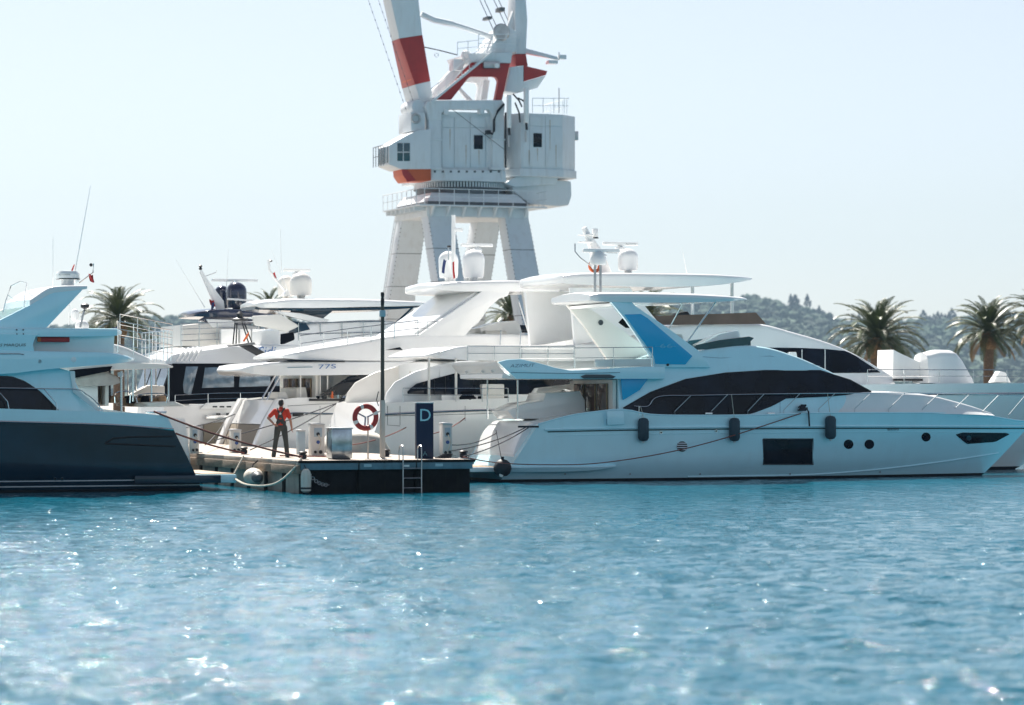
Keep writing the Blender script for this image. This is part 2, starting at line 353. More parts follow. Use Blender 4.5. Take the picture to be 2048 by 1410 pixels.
# ================================================================== the setting: sea, quay, hills
def water_mat():
    m = bpy.data.materials.new('sea_water'); m.use_nodes = True; n = m.node_tree; L = n.links; b = n.nodes['Principled BSDF']
    b.inputs['Base Color'].default_value = (.003, .098, .150, 1); b.inputs['Roughness'].default_value = .05; b.inputs['IOR'].default_value = 1.333
    tc = n.nodes.new('ShaderNodeTexCoord'); prev = None
    sx = n.nodes.new('ShaderNodeSeparateXYZ'); L.new(tc.outputs['Object'], sx.inputs[0]); mr = n.nodes.new('ShaderNodeMapRange'); L.new(sx.outputs[1], mr.inputs[0])
    for i_, v_ in ((1, 40), (2, 88), (3, 1.0), (4, .38)): mr.inputs[i_].default_value = v_     # lee water by the pier lies calmer
    for sc_, st, dist, stretch, rot in ((1.1, 1.0, .05, (.8, 1.3, 1), .15), (2.6, 1.0, .052, (.8, 1.25, 1), -.2), (7, 1.0, .017, (.9, 1.1, 1), .1), (18, 1.0, .003, (1, 1, 1), .9)):
        mp = n.nodes.new('ShaderNodeMapping'); mp.inputs['Scale'].default_value = stretch; mp.inputs['Rotation'].default_value = (0, 0, rot)
        nz = n.nodes.new('ShaderNodeTexNoise'); nz.inputs['Scale'].default_value = sc_; nz.inputs['Detail'].default_value = 2.5; nz.inputs['Distortion'].default_value = .4
        bp = n.nodes.new('ShaderNodeBump'); bp.inputs['Strength'].default_value = st; bp.inputs['Distance'].default_value = dist*3
        L.new(tc.outputs['Object'], mp.inputs[0]); L.new(mp.outputs[0], nz.inputs[0]); L.new(nz.outputs[0], bp.inputs['Height'])
        L.new(mr.outputs[0], bp.inputs['Strength'])
        if prev: L.new(prev.outputs[0], bp.inputs['Normal'])
        prev = bp
    L.new(prev.outputs[0], b.inputs['Normal']); return m
MATS['water'] = water_mat()
def build_sea():
    x0, x1, y0, y1, d = -24., 26., 22., 112., .125
    xs = np.arange(x0, x1+1e-6, d); ys = np.arange(y0, y1+1e-6, d); X, Y = np.meshgrid(xs, ys); Z = np.zeros_like(X)
    g = np.random.default_rng(3)
    for i in range(34):
        lam = g.uniform(.45, 1.35); a = g.normal(-1.5, .6); k = 2*np.pi/lam; amp = .0050*lam**.9
        Z += amp*np.sin(k*(X*np.cos(a)+Y*np.sin(a))+g.uniform(0, 6.28)+.6*np.sin(.35*X+.21*Y+i))
    e = np.minimum.reduce([X-x0, x1-X, Y-y0, y1-Y]); Z *= np.clip(e/3, 0, 1)
    Z *= 1-.7*np.clip((Y-50)/40, 0, 1)
    nx, ny = len(xs), len(ys); co = np.stack([X, Y, Z], -1).reshape(-1, 3)
    idx = (np.arange(ny-1)[:, None]*nx+np.arange(nx-1)[None, :]).ravel(); f = np.stack([idx, idx+1, idx+nx+1, idx+nx], -1)
    big = 14000.; b = len(co)
    ext = np.array([(-big,-300,0),(big,-300,0),(big,big,0),(-big,big,0),(x0,y0,0),(xs[-1],y0,0),(xs[-1],ys[-1],0),(x0,ys[-1],0)])
    co = np.vstack([co, ext]); me = bpy.data.meshes.new('sea')
    fe = np.array([(0,1,5,4),(1,2,6,5),(2,3,7,6),(3,0,4,7)])+b; f = np.vstack([f, fe])
    me.vertices.add(len(co)); me.vertices.foreach_set('co', co.ravel()); me.loops.add(f.size); me.loops.foreach_set('vertex_index', f.ravel().astype(np.int32))
    me.polygons.add(len(f)); me.polygons.foreach_set('loop_start', np.arange(0, f.size, 4, dtype=np.int32)); me.polygons.foreach_set('loop_total', np.full(len(f), 4, np.int32))
    me.polygons.foreach_set('use_smooth', np.ones(len(f), bool)); me.update(calc_edges=True); me.validate(); me.materials.append(MATS['water'])
    o = bpy.data.objects.new('water', me); COL.objects.link(o); prop(o, 'rippled blue harbour water in front of the moored yachts', 'water', kind='structure')
build_sea()
q = MB().box(-1500, 1900, 96, 2700, -2, 1.5).build('quay', 'quay', None, org=(0, 96, 0)); prop(q, 'stone quay behind the yachts under the crane and palms', 'quay', kind='structure')
RX = [-3000,-400,100,240,320,380,450,600,760,900,1100,1250,1400,1500,1560,1620,1680,1760,1850,1930,2048,2250,2600,4500]
RY = [560,640,652,648,633,633,640,640,655,655,625,603,601,596,608,622,640,642,640,631,622,606,590,560]
ridge = pchip(RX, RY)
HY = 3600.
def hill_z(x, y):
    px = 1024+x/HY*FP; top = CAMZ+(HZ-ridge(px))/FP*HY
    t = min(max((y-2350)/(HY-2350), 0), 1); t = t*t*(3-2*t)*.35+t*.65
    if y > HY: t = max(0, 1-(y-HY)/1500*.8)
    nz = mnoise.fractal(Vector((x*.006, y*.006, 0)), 1.0, 2.0, 4)
    return (top-5)*t+nz*7*min(t*3, 1)*(1-t*.6)
rows = [[(x, y, hill_z(x, y)) for x in np.linspace(-1500, 1900, 180)] for y in list(np.linspace(2330, 3600, 44))+list(np.linspace(3680, 5000, 10))]
me = bpy.data.meshes.new('hills'); mb = MB().grid(rows); me.from_pydata(mb.v, [], mb.f); me.materials.append(MATS['hill'])
for p in me.polygons: p.use_smooth = True
o = bpy.data.objects.new('hills', me); COL.objects.link(o); prop(o, 'hazy wooded hills beyond the harbour', 'hill', kind='structure')
def unseen_mountain_z(x, y):  # unseen ridge behind the camera, added to darken reflections in glass and hulls
    t = min(max((-y-700)/700, 0), 1); n = mnoise.fractal(Vector((x*.0016, y*.0016, 4)), 1.0, 2.0, 5)
    return -3+(70+45*n)*t**.8+9*mnoise.fractal(Vector((x*.012, y*.012, 1)), 1, 2, 3)*t
rows = [[(x, y, unseen_mountain_z(x, y)) for x in np.linspace(-3200, 3200, 120)] for y in np.linspace(-690, -1900, 40)]
me = bpy.data.meshes.new('unseen_mountain'); mb = MB().grid(rows); me.from_pydata(mb.v, [], mb.f); me.materials.append(MATS['woods'])
for p in me.polygons: p.use_smooth = True
o = bpy.data.objects.new('unseen_mountain', me); COL.objects.link(o); prop(o, 'unseen wooded ridge added behind the camera to darken reflections', 'hill', kind='structure')
def blob(seed, sub=2):
    bm = bmesh.new(); bmesh.ops.create_icosphere(bm, subdivisions=sub, radius=1); 
    for v in bm.verts:
        k = 1+.5*mnoise.noise(v.co*2.1+Vector((seed*7.1, 0, 0)))+.35*mnoise.noise(v.co*5+Vector((0, seed*3.3, 0))); v.co *= k
        v.co.z = max(v.co.z, -.6)
    co = np.array([v.co[:] for v in bm.verts]); f = [tuple(v.index for v in q.verts) for q in bm.faces]; bm.free(); return co, f
def build_woods():
    bl = [blob(i) for i in range(6)]; V = []; F = []; b = 0
    for i in range(8500):
        y = 2380+1230*random.random()**.75; x = random.uniform(-.185, .20)*y
        px = 1024+x/y*FP
        if 420 < px < 1220 and random.random() < .75: continue
        z = hill_z(x, y); c, f = bl[i % 6]; s = 2.4+5*random.random()**2; a = random.uniform(0, 6.3)
        d = c*np.array([s, s, s*random.uniform(.7, 1.25)]); ca, sa = math.cos(a), math.sin(a)
        d = np.stack([d[:,0]*ca-d[:,1]*sa, d[:,0]*sa+d[:,1]*ca, d[:,2]], -1)+np.array([x, y, z+s*.35])
        V.append(d); F += [tuple(b+k for k in q) for q in f]; b += len(c)
    me = bpy.data.meshes.new('woodland'); me.from_pydata(np.vstack(V).tolist(), [], F); me.materials.append(MATS['woods'])
    o = bpy.data.objects.new('hillside_woodland', me); COL.objects.link(o); prop(o, 'dense low woodland covering the hazy hillside', 'woodland', kind='stuff')
build_woods()
# cypresses along the ridge
def cypress_mesh(seed):
    g = random.Random(seed); V = []; F = []
    for i in range(150):
        t = g.random()**.8; a = g.uniform(0, 6.3); rr = (.17*math.sin(math.pi*min(t*.9+.12, 1))+.01)*g.uniform(.6, 1.15)
        c = Vector((rr*math.cos(a), rr*math.sin(a), .06+t*.94)); s = g.uniform(.03, .06); b = len(V)
        for k in range(3):
            q = a+k*2.1; V.append(tuple(c+Vector((s*math.cos(q), s*math.sin(q), s*g.uniform(-.6, 2.2)))))
        V.append(tuple(c+Vector((0, 0, s*2.5)))); F += [(b,b+1,b+3),(b+1,b+2,b+3),(b+2,b,b+3),(b,b+2,b+1)]
    me = bpy.data.meshes.new('crown'); me.from_pydata(V, [], F); me.materials.append(MATS['cypress']); return me
CYM = [cypress_mesh(i) for i in range(3)]
tk = bpy.data.meshes.new('trunk'); mt_ = MB().tube([(0,0,-.08),(0,0,.3)], .03, 6, r2=.02); tk.from_pydata(mt_.v, [], mt_.f); tk.materials.append(MATS['trunk'])
def cypress(px, h, label, group, dy=0, wide=1):
    x = (px-1024)/FP*(HY-30+2*dy); y = HY-30+2*dy; o = bpy.data.objects.new('cypress_tree', None); COL.objects.link(o)
    o.location = (x, y, hill_z(x, y)-.3); h *= 2.05; o.scale = (h*wide, h*wide, h); prop(o, label, 'tree', group)
    for n, m in (('crown', CYM[px % 3]), ('trunk', tk)):
        c = bpy.data.objects.new(n, m); COL.objects.link(c); c.parent = o
cypress(1615, 11, 'tallest dark cypress standing out on the hazy slope left of the palms', None, -5, 1.1)
cypress(1582, 9, 'dark cypress on the hilltop next to the tallest cypress', None, -5, 1.1)
cypress(1590, 10, 'broad cypress lower on the slope below the hilltop', None, -70, 1.5)
cypress(1638, 7, 'slim lone cypress on the ridge just right of the tallest cypress', None, -5)
for p in (1706, 1718): cypress(p, 7, 'small cypress on the ridge right behind the left of the big palms', 'cypresses seen over the left big palm')
cypress(1847, 9, 'broad dark tree on the ridge between the two big palms', None, -5, 1.5)
for p in (1860, 1868, 1876, 1883, 1890, 1898, 1904, 1910): cypress(p, 6+(p*7 % 5)*.9, 'cypress in the row on the ridge left of the slim-trunked palm', 'row of cypresses on the ridge', -5, 1.2)

# ================================================================== palms on the quay
def frond_mesh(seed, L=3.9, dry=False):
    g = random.Random(seed); M = MB(); curl = g.uniform(.75, 1.25); pts = []; ang = 0.0; p = Vector((0, 0, 0)); n = 14
    tw = g.uniform(-.25, .25); y = 0
    for i in range(n+1):
        pts.append(p.copy()); ang -= (.012+.0105*i)*curl; p = p+Vector((math.cos(ang), tw*i/n*.4, math.sin(ang)))*(L/n)
    M.tube(pts, .035, 4, r2=.006)
    for i in range(46):
        t = .12+.87*i/45; q = polyline_at(pts, L*t*.999); q2 = polyline_at(pts, min(L*t+.1, L*.9999)); d = (q2-q).normalized() if (q2-q).length > 1e-5 else Vector((1,0,0))
        ll = .62*math.sin(math.pi*min(.12+t*.86, 1))**.6*g.uniform(.85, 1.1); up = d.cross(Vector((0, 1, 0))).normalized()
        for sd in (-1, 1):
            dirn = (d*.75+Vector((0, sd*.75, 0))-up*(-.30 if not dry else .2)+Vector((0, 0, g.uniform(-.12, .08)))).normalized(); wv = d*.034
            e = q+dirn*ll; e.z -= .10*ll; mid = q+dirn*ll*.5; b = len(M.v)
            M.v += [tuple(q-wv*.6), tuple(q+wv*.6), tuple(mid+wv), tuple(e), tuple(mid-wv)]; M.f += [(b, b+1, b+2, b+4), (b+4, b+2, b+3)]
    me = bpy.data.meshes.new('frond'); me.from_pydata(M.v, [], M.f); me.materials.append(MATS['frond_dry' if dry else 'frond']); return me
FR = [frond_mesh(i) for i in range(6)]; FRD = [frond_mesh(20+i, 3.4, True) for i in range(2)]
def palm(px, yc, v, scale, trunk_r, label, n=62, bossh=1.2):
    c = P(px, yc, v); o = thing('palm_tree', label, 'palm tree', (c[0], v, 1.5), 'palms along the quay'); org = ORG[o.name]; zc = c[2]
    g = random.Random(px); M = MB(); H = zc-1.5-.4*scale
    M.lathe(org, [(trunk_r*1.3, -.1), (trunk_r*1.1, .4), (trunk_r, H*.4), (trunk_r*.95, H*.7), (trunk_r*1.02, H-bossh*scale)], 18); M.build('trunk', 'trunk', o)
    B = MB(); R0 = trunk_r                       # pineapple of cut frond bases: many little wedge stubs
    B.lathe(org+Vector((0, 0, H-bossh*scale)), [(R0*1.0, 0), (R0*1.45, bossh*scale*.4), (R0*1.35, bossh*scale*.85), (R0*.6, bossh*scale*1.25)], 18)
    for i in range(90):
        t = (i % 9)/9; a = i*2.39996; z = H-bossh*scale+t*bossh*scale*1.05; rr = R0*(1.05+.42*math.sin(math.pi*min(.1+t*.8, 1)))
        d = Vector((math.cos(a), math.sin(a), 0)); q = org+d*rr+Vector((0, 0, z)); sd = Vector((-d.y, d.x, 0))*.09*scale
        e = q+d*.13*scale+Vector((0, 0, .2*scale)); B.hexa([q-sd, q+sd, q+sd+Vector((0,0,.07)), q-sd+Vector((0,0,.07))], [e-sd*.6, e+sd*.6, e+sd*.6+Vector((0,0,.05)), e-sd*.6+Vector((0,0,.05))])
    B.build('frond_base_boss', 'boss', o, sharp=20)
    for i in range(n):
        t = (i+.5)/n; el = R(88-112*t**.9+g.uniform(-7, 7)); az = i*2.39996+g.uniform(-.25, .25)
        m = FR[g.randrange(6)] if t < .95 else FRD[g.randrange(2)]
        f = bpy.data.objects.new('frond', m); COL.objects.link(f); f.parent = o
        f.location = (0, 0, zc-1.5-.3*t*scale); f.rotation_euler = (g.uniform(-.3, .3), -el, az); s = scale*g.uniform(.86, 1.08)*(1.0 if t > .2 else .86); f.scale = (s, s, s)
    return o
palm(1755, 672, 118, 1.08, .55, 'stout palm tree with wide drooping crown behind the raised foredeck hatch', 88)
palm(1977, 660, 116, .94, .40, 'palm tree with slim straight trunk above the covered tender', 84)
palm(2085, 636, 112, .9, .42, 'palm tree cut off by the right edge of the picture', 76)
palm(238, 634, 118, .86, .38, 'palm tree rising alone behind the dark-hulled yacht at the left', 70)
palm(1020, 628, 122, .8, .36, 'palm tree glimpsed through the arch beneath the crane portal', 46)
palm(1300, 626, 122, .8, .36, 'palm tree glimpsed under the hardtop behind the blue glazed arch', 46)
palm(540, 618, 120, .6, .34, 'palm tip showing beside the pair of white domes', 40)

# ================================================================== harbour crane
CV = 112.0                                       # front plane of the portal
c0 = P(955, 800, CV+3.7)
crane = thing('harbour_crane', 'big white harbour crane with red bands standing behind the yachts', 'crane', (c0[0], CV+3.7, 1.5))
def cpan(pts, name, m='crane_white', v0=CV, t=.3, bevel=.02, dv=None): return pan(pts, v0, v0+t, name, m, crane, bevel, dv)
kC = mpp(955, CV)
zr = P(955, 433, CV)[2]; Hh = zr-1.5
def leg(pxa, pxb, front):
    v0 = CV if front else CV+5.9; sg = -1 if front else 1
    ref = CV; ua, ub = P(pxa, 433, ref)[0], P(pxb, 433, ref)[0]; d = 1.6; dv = sg*.50*Hh
    top = [(ua, v0, zr), (ub, v0, zr), (ub, v0+d, zr), (ua, v0+d, zr)]
    bot = [(ua-.1, v0+dv, 1.5), (ub+.1, v0+dv, 1.5), (ub+.1, v0+d+dv, 1.5), (ua-.1, v0+d+dv, 1.5)]
    l = MB().hexa(bot, top).build('leg', 'crane_white', crane, bevel=.03); M = MB()
    for i in range(46):                          # bolts along the flange edges
        t = .02+.96*i/46
        for k in (0, 1, 3):
            a = Vector(bot[k]).lerp(Vector(top[k]), t); M.box(a.x-.025, a.x+.025, a.y-.03, a.y+.03, a.z-.025, a.z+.025)
    prop(M.build('flange_bolts', 'crane_dark', l), kind='stuff')
    for i in range(1, 6):                        # plate seams and a caged ladder
        t = i/6; a, b2 = Vector(bot[0]).lerp(Vector(top[0]), t), Vector(bot[1]).lerp(Vector(top[1]), t); c3 = Vector(bot[3]).lerp(Vector(top[3]), t)
        MB().tube([c3+Vector((-.012, 0, 0)), a+Vector((-.012, -.012, 0)), b2+Vector((0, -.012, 0))], .02, 4).build('plate_seam', 'crane_dark', l)
    if not front and pxa < 900:
        M = MB(); A0, A1 = Vector(bot[0]).lerp(Vector(bot[3]), .35), Vector(top[0]).lerp(Vector(top[3]), .35); o1 = Vector((-.25, 0, 0)); w1 = Vector((0, .45, 0))
        M.tube([A0+o1, A1+o1], .03, 5); M.tube([A0+o1+w1, A1+o1+w1], .03, 5)
        for i in range(44): q = A0.lerp(A1, (i+.5)/44)+o1; M.tube([q, q+w1], .018, 4)
        M.build('access_ladder', 'crane_white', l)
    return l
leg(856, 906, True); leg(1010, 1057, True); leg(856, 906, False); leg(1010, 1057, False)
zf = 1.5
for px in (881, 1033):                            # bogies under the legs
    u = P(px, 433, CV)[0]
    for sg, v in ((-1, CV+.8-.5*Hh), (1, CV+6.7+.5*Hh)):
        MB().box(u-2, u+2, v-.6, v+.6, 1.5, 2.4).build('bogie', 'crane_dark', crane, bevel=.1)
uL, uR = P(854, 430, CV)[0], P(1057, 430, CV)[0]; V1 = CV+7.5
def zc(y): return P(955, y, CV)[2]
MB().box(uL, uR, CV-.02, V1, zc(434), zc(415)).build('ring_beam', 'crane_white', crane, bevel=.03)
MB().box(uL+.1, uR-.1, CV+.15, V1-.15, zc(415), zc(404)).build('beam_recess', 'crane_dark', crane)
uM = (uL+uR)/2; vM = CV+3.75
a = [(uL+.1, CV+.1, zc(404)), (uR-.1, CV+.1, zc(404)), (uR-.1, V1-.1, zc(404)), (uL+.1, V1-.1, zc(404))]
b = [(uL+.5, CV+.6, zc(386)), (uR-.7, CV+.6, zc(386)), (uR-.7, V1-.6, zc(386)), (uL+.5, V1-.6, zc(386))]
MB().hexa(a, b).build('pedestal', 'crane_white', crane, bevel=.03)
# walkway with brackets and rails round the ring beam
wu0, wu1, wv0, wv1 = uL-.5, uR+.5, CV-.9, V1+.9; zw = zc(415)
W = MB(); W.box(wu0-.35, wu1+.6, wv0, CV-.03, zw, zw+.1); W.box(wu0-.35, uL, CV-.03, V1, zw, zw+.1); W.box(uR, wu1+.6, CV-.03, V1, zw, zw+.1); W.build('walkway', 'crane_white', crane, bevel=.02)
for i in range(7):
    u = uL+.3+(uR-uL-.6)*i/6; MB().prism([(wv0+.05, zw), (CV, zw), (CV, zw-.7)], u-.07, u+.07)
    t = MB(); t.add([(u-.07, wv0+.1, zw-.005), (u-.07, CV-.02, zw-.005), (u-.07, CV-.02, zw-.75), (u+.07, wv0+.1, zw-.005), (u+.07, CV-.02, zw-.005), (u+.07, CV-.02, zw-.75)], [(0,1,2),(5,4,3),(0,3,4,1),(1,4,5,2),(2,5,3,0)]); t.build('bracket', 'crane_white', crane)
for i in range(7):
    v = CV+.5+6.4*i/6; t = MB().box(wu0-.3, uL, v-.1, v+.1, zw-.28, zw-.005); t.build('joist', 'crane_white', crane)
railing([(wu0-.35, V1, zw+.1), (wu0-.35, wv0, zw+.1), (wu1+.6, wv0, zw+.1), (wu1+.6, V1, zw+.1)], 1.1, crane, 1.1, .03, (.5,), 'crane_white')
# slewing ring with teeth
zg0, zg1 = zc(386), zc(362); rg = 3.4
MB().lathe((uM, vM, zg0), [(rg*.95, 0), (rg*.95, .35), (rg, .37), (rg, .45), (rg*.94, .46), (rg*.94, zg1-zg0)], 48).build('slewing_ring', 'crane_dark', crane)
for i in range(96):
    an = 2*math.pi*i/96
    if math.sin(an) > .35: continue
    d = Vector((math.cos(an), math.sin(an), 0)); sd = Vector((-d.y, d.x, 0))*.05; q = Vector((uM, vM, zg0+.46))+d*rg*.93; e = q+d*.2
    up = Vector((0, 0, .36)); MB().hexa([q-sd, q+sd, e+sd, e-sd], [q-sd+up, q+sd+up, e+sd+up, e-sd+up]).build('gear_tooth', 'crane_white', crane)
MB().lathe((uM, vM, zg1), [(rg*1.08, 0), (rg*1.08, .16)], 48).build('slewing_deck', 'crane_white', crane)
# machine house: carcass, framed panels, columns, top beam
F0 = CV+.25
def cbox(x0, x1, y0, y1, v0, v1, name, m='crane_white', bevel=.02): 
    return MB().box(P(x0, y0, v0)[0], P(x1, y0, v0)[0], v0, v1, P(x0, y1, v0)[2], P(x0, y0, v0)[2]).build(name, m, crane, bevel=bevel)
cbox(862, 1012, 338, 360, F0-.05, F0+6.6, 'base_frame')
cbox(866, 1008, 222, 338.5, F0+.35, F0+6.2, 'machine_house')
for x0, x1 in ((884, 908), (909, 940), (941, 971), (972, 986)):
    cbox(x0+.8, x1-.8, 256, 335, F0+.27, F0+.36, 'wall_panel', bevel=.015)
    cbox(x0+.8, x1-.8, 234, 254, F0+.27, F0+.36, 'wall_panel', bevel=.015)
    for j in range(1, 4): cbox(x0+1.5, x1-1.5, 256+j*20, 256.8+j*20, F0+.255, F0+.28, 'panel_seam', bevel=0)
cbox(858, 882, 222, 340, F0-.12, F0+.6, 'column', bevel=.06); cbox(985, 1008, 222, 340, F0-.12, F0+.6, 'column', bevel=.06)
for x0, x1 in ((855, 885), (982, 1011)): cbox(x0, x1, 277, 280, F0-.2, F0+.5, 'column_collar'); cbox(x0, x1, 334, 339, F0-.2, F0+.5, 'column_foot')
cpan([(850, 212), (858, 201), (1004, 200), (1010, 208), (1009, 224), (1006, 240), (986, 240), (984, 228), (978, 219), (890, 219), (884, 225), (882, 240), (858, 240), (855, 226)], 'top_beam', v0=F0-.16, t=.7, bevel=.05)
cbox(946.5, 967.5, 268.5, 299.5, F0+.24, F0+.3, 'window_frame', 'crane_white', .04); cbox(948, 966, 270, 298, F0+.21, F0+.28, 'window', 'glass', .03)
for x in (893, 965): cbox(x-4, x+4, 217, 228, F0-.3, F0+.4, 'lug')
line([(905, 219), (1010, 300)], F0-.5, .02, 'guy_wire', 'cable', crane)
line([(1008, 208), (996, 222), (988, 240), (988, 262), (985, 268), (977, 264)], F0-.3, .09, 'cable_duct', 'black', crane); cbox(974, 982, 260, 268, F0-.35, F0+.1, 'junction_box', 'black')
line([(1011, 225), (1011, 336)], F0-.1, .07, 'conduit', 'black', crane)
# right hand block with counterweight
G0 = CV+.1
a = uz([(1012, 345), (1040, 348), (1126, 348), (1143, 340)], G0); 
def hull_block(x, y0, y1, v, name, m='crane_white', bevel=.04):   # x: front-left, front-right ; chamfered left and right
    u0, u1 = P(x[1], y0, v)[0], P(x[2], y0, v)[0]; ul, ur = P(x[0], y0, v+1.2)[0], P(x[3], y0, v+1.2)[0]
    z0, z1 = P(x[1], y1, v)[2], P(x[1], y0, v)[2]; pl = [(u0, v), (u1, v), (ur, v+1.2), (ur, v+6.2), (ul, v+6.2), (ul, v+1.2)]; n = 6
    return MB().add([(p, q, z0) for p, q in pl]+[(p, q, z1) for p, q in pl], [tuple(range(n))[::-1], tuple(range(n, 2*n))]+[(i, (i+1)%n, n+(i+1)%n, n+i) for i in range(n)]).build(name, m, crane, bevel=bevel)
hull_block((1016, 1042, 1125, 1150), 226, 336, G0, 'counterweight_house')
hull_block((1014, 1040, 1127, 1153), 336, 352, G0-.06, 'counterweight_house_base')
for x0, x1 in ((1046, 1059), (1060, 1090), (1091, 1122)):
    cbox(x0, x1, 253, 333, G0-.06, G0+.1, 'wall_panel', bevel=.015); cbox(x0, x1, 232, 251, G0-.06, G0+.1, 'wall_panel', bevel=.015)
cbox(1065, 1086, 264, 296, G0-.1, G0, 'window_frame', 'crane_white', .04); cbox(1067, 1084, 266, 294, G0-.13, G0-.03, 'window', 'glass', .03)
cpan([(1036, 352), (1118, 352), (1112, 368), (1030, 374), (1010, 366)], 'counterweight_floor', v0=G0+.6, t=5)
cpan([(1018, 368), (1112, 360), (1143, 362), (1144, 392), (1138, 411), (1115, 413), (1060, 408), (1030, 385)], 'counterweight', v0=G0+1.2, t=4.2, bevel=.15)
cbox(1146, 1157, 262, 280, G0+2.2, G0+3.2, 'vent_box', 'steel_dull')
railing([P(1065, 226, G0+.2), P(1138, 226, G0+.2), (P(1138, 226, G0+.2)[0], G0+5.5, P(1138, 226, G0)[2])], 1.05, crane, .8, .025, (.5,), 'crane_white')
line([(1118, 226), (1118, 176)], G0+1, .03, 'mast_light', 'crane_dark', crane)
for x0, x1, y0, y1 in ((1013, 1023, 190, 256), (1047, 1058, 176, 246)):
    c = P((x0+x1)/2, y1, G0-.5); k = kC; H = (y1-y0)*k; r = (x1-x0)/2*k
    MB().lathe(c, [(r*.8, 0), (r, .06), (r, H-.08), (r*.8, H)], 14).build('antenna_panel', 'gel', crane)
    line([((x0+x1)/2, y1), ((x0+x1)/2+1, y1+14)], G0-.4, .09, 'antenna_bracket', 'black', crane); line([((x0+x1)/2-1, y1+16), ((x0+x1)/2-1, y1+38)], G0-.25, .06, 'cable_drop', 'steel_dull', crane)
for d in ((1030, 205, 1040, 245), (1026, 188, 1044, 214), (1036, 196, 1050, 206)): line([(d[0], d[1]), ((d[0]+d[2])/2+3, (d[1]+d[3])/2), (d[2], d[3])], G0-.2, .06, 'cable_duct', 'black', crane)
# operator's cab at the left with red bracket
cabp = [(778, 291), (789, 284), (818, 268), (835, 261), (862, 258), (862, 338), (801, 338), (778, 329)]
cpan(cabp, 'cab', v0=CV-.3, t=2.6, bevel=.05)
cpan([(795, 286), (820, 286), (820, 322), (795, 322)], 'cab_window', 'glass_teal', v0=CV-.34, t=.06, bevel=.03)
cpan([(795, 303.5), (820, 303.5), (820, 305), (795, 305)], 'glazing_bar', v0=CV-.37, t=.04, bevel=0); cpan([(806, 286), (807.5, 286), (807.5, 322), (806, 322)], 'glazing_bar', v0=CV-.37, t=.04, bevel=0)
for i in range(4):                               # wrap-round front glazing of the cab
    v = CV-.15+i*.62; u = P(777, 300, CV)[0]; MB().box(u-.06, u-.01, v, v+.52, P(777, 326, CV)[2], P(777, 293, CV)[2]).build('cab_front_pane', 'glass_teal', crane, bevel=.01)
railing([(P(775, 330, CV)[0]-.35, CV+2.2, P(775, 331, CV)[2]), (P(775, 330, CV)[0]-.35, CV-.2, P(775, 331, CV)[2])], 1.4, crane, .6, .03, (.5,), 'crane_dark')
cpan([(805, 338), (862, 338), (862, 361), (815, 363), (806, 350)], 'cab_bracket', 'crane_orange', v0=CV-.05, t=2.2)
cpan([(803, 339), (815, 339), (832, 361), (815, 364), (806, 350)], 'cab_bracket_rib', 'crane_red', v0=CV-.12, t=.06)
cbox(822, 850, 224, 262, CV+.2, CV+3, 'winch_box'); MB().torus(P(832, 237, CV+.1), .3, .07).build('hose_reel', 'steel_dull', crane)
# boom: tapered box girder, white / red / white, recess in the underside
def boom(y0, y1, m, name, off=0):
    xl = lin([-420, 0, 72, 165, 215], [690, 782, 799, 831, 846]); xr = lin([-420, 0, 72, 165, 215], [790, 836, 845, 861, 868]); v0 = CV+.9-off; dp = lin([-420, 72, 165, 215], [1.6, 1.75, 3.0, 3.2])
    q = [P(xl(y1)-off*20, y1+6, v0), P(xr(y1)+off*20, y1-1, v0), P(xr(y0)+off*20, y0-1, v0), P(xl(y0)-off*20, y0+6, v0)]
    d_ = (dp(y1), dp(y1), dp(y0), dp(y0)); return MB().hexa([(u, v0+d+2*off, z) for (u, _, z), d in zip(q, d_)], q).build(name, m, crane, bevel=.03)
boom(-420, 71, 'crane_white', 'boom_upper'); boom(71, 163, 'crane_red', 'boom_red_band', .012); boom(163, 214, 'crane_white', 'boom_foot')
t0, t1 = P(807, 98, CV+.9), P(829, 160, CV+.9)
u0, z0 = t0[0]-.02, t0[2]; u1, z1 = t1[0]-.05, t1[2]
MB().hexa([(u0-.03, CV+1.4, z0), (u0-.03, CV+2.3, z0), (u1-.03, CV+3.5, z1), (u1-.03, CV+1.3, z1)], [(u0+.1, CV+1.4, z0), (u0+.1, CV+2.3, z0), (u1+.1, CV+3.5, z1), (u1+.1, CV+1.3, z1)]).build('underside_opening', 'crane_orange', crane, bevel=.04)
MB().lathe((P(843, 215, CV)[0], CV+.6, P(843, 212, CV)[2]), [(.5, 0), (.55, .1), (.55, 2.5), (.5, 2.6)], 20, 'v').build('boom_pivot', 'crane_white', crane)
for a in ((842, 28, 1000, 78),):
    pts = [P(842, 28, CV+2), P(868, 40, CV+2), P(905, 48, CV+2), P(960, 66, CV+2.2), P(1010, 84, CV+2.4)]
    MB().tube(pts[:3], .22, 8).build('luffing_rack', 'crane_white', crane); MB().tube(pts[2:], .19, 8).build('luffing_screw', 'crane_white', crane)
for dx in (-14, -34):                             # festoon lines hanging left of the boom
    M = MB(); p = [P(785+dx+t*1.1-28, t*3.2-40, CV+1.2) for t in range(0, 110, 5)]; M.tube(p, .012, 4)
    for q in p[1:]: M.box(q[0]-.03, q[0]+.03, q[1]-.03, q[1]+.03, q[2]-.05, q[2]+.03)
    M.build('festoon_wire', 'cable', crane)
line([(848, 94), (880, 101), (915, 110)], CV+1, .04, 'cable', 'black', crane); MB().torus(P(873, 110, CV+1), .14, .025).build('shackle', 'crane_white', crane)
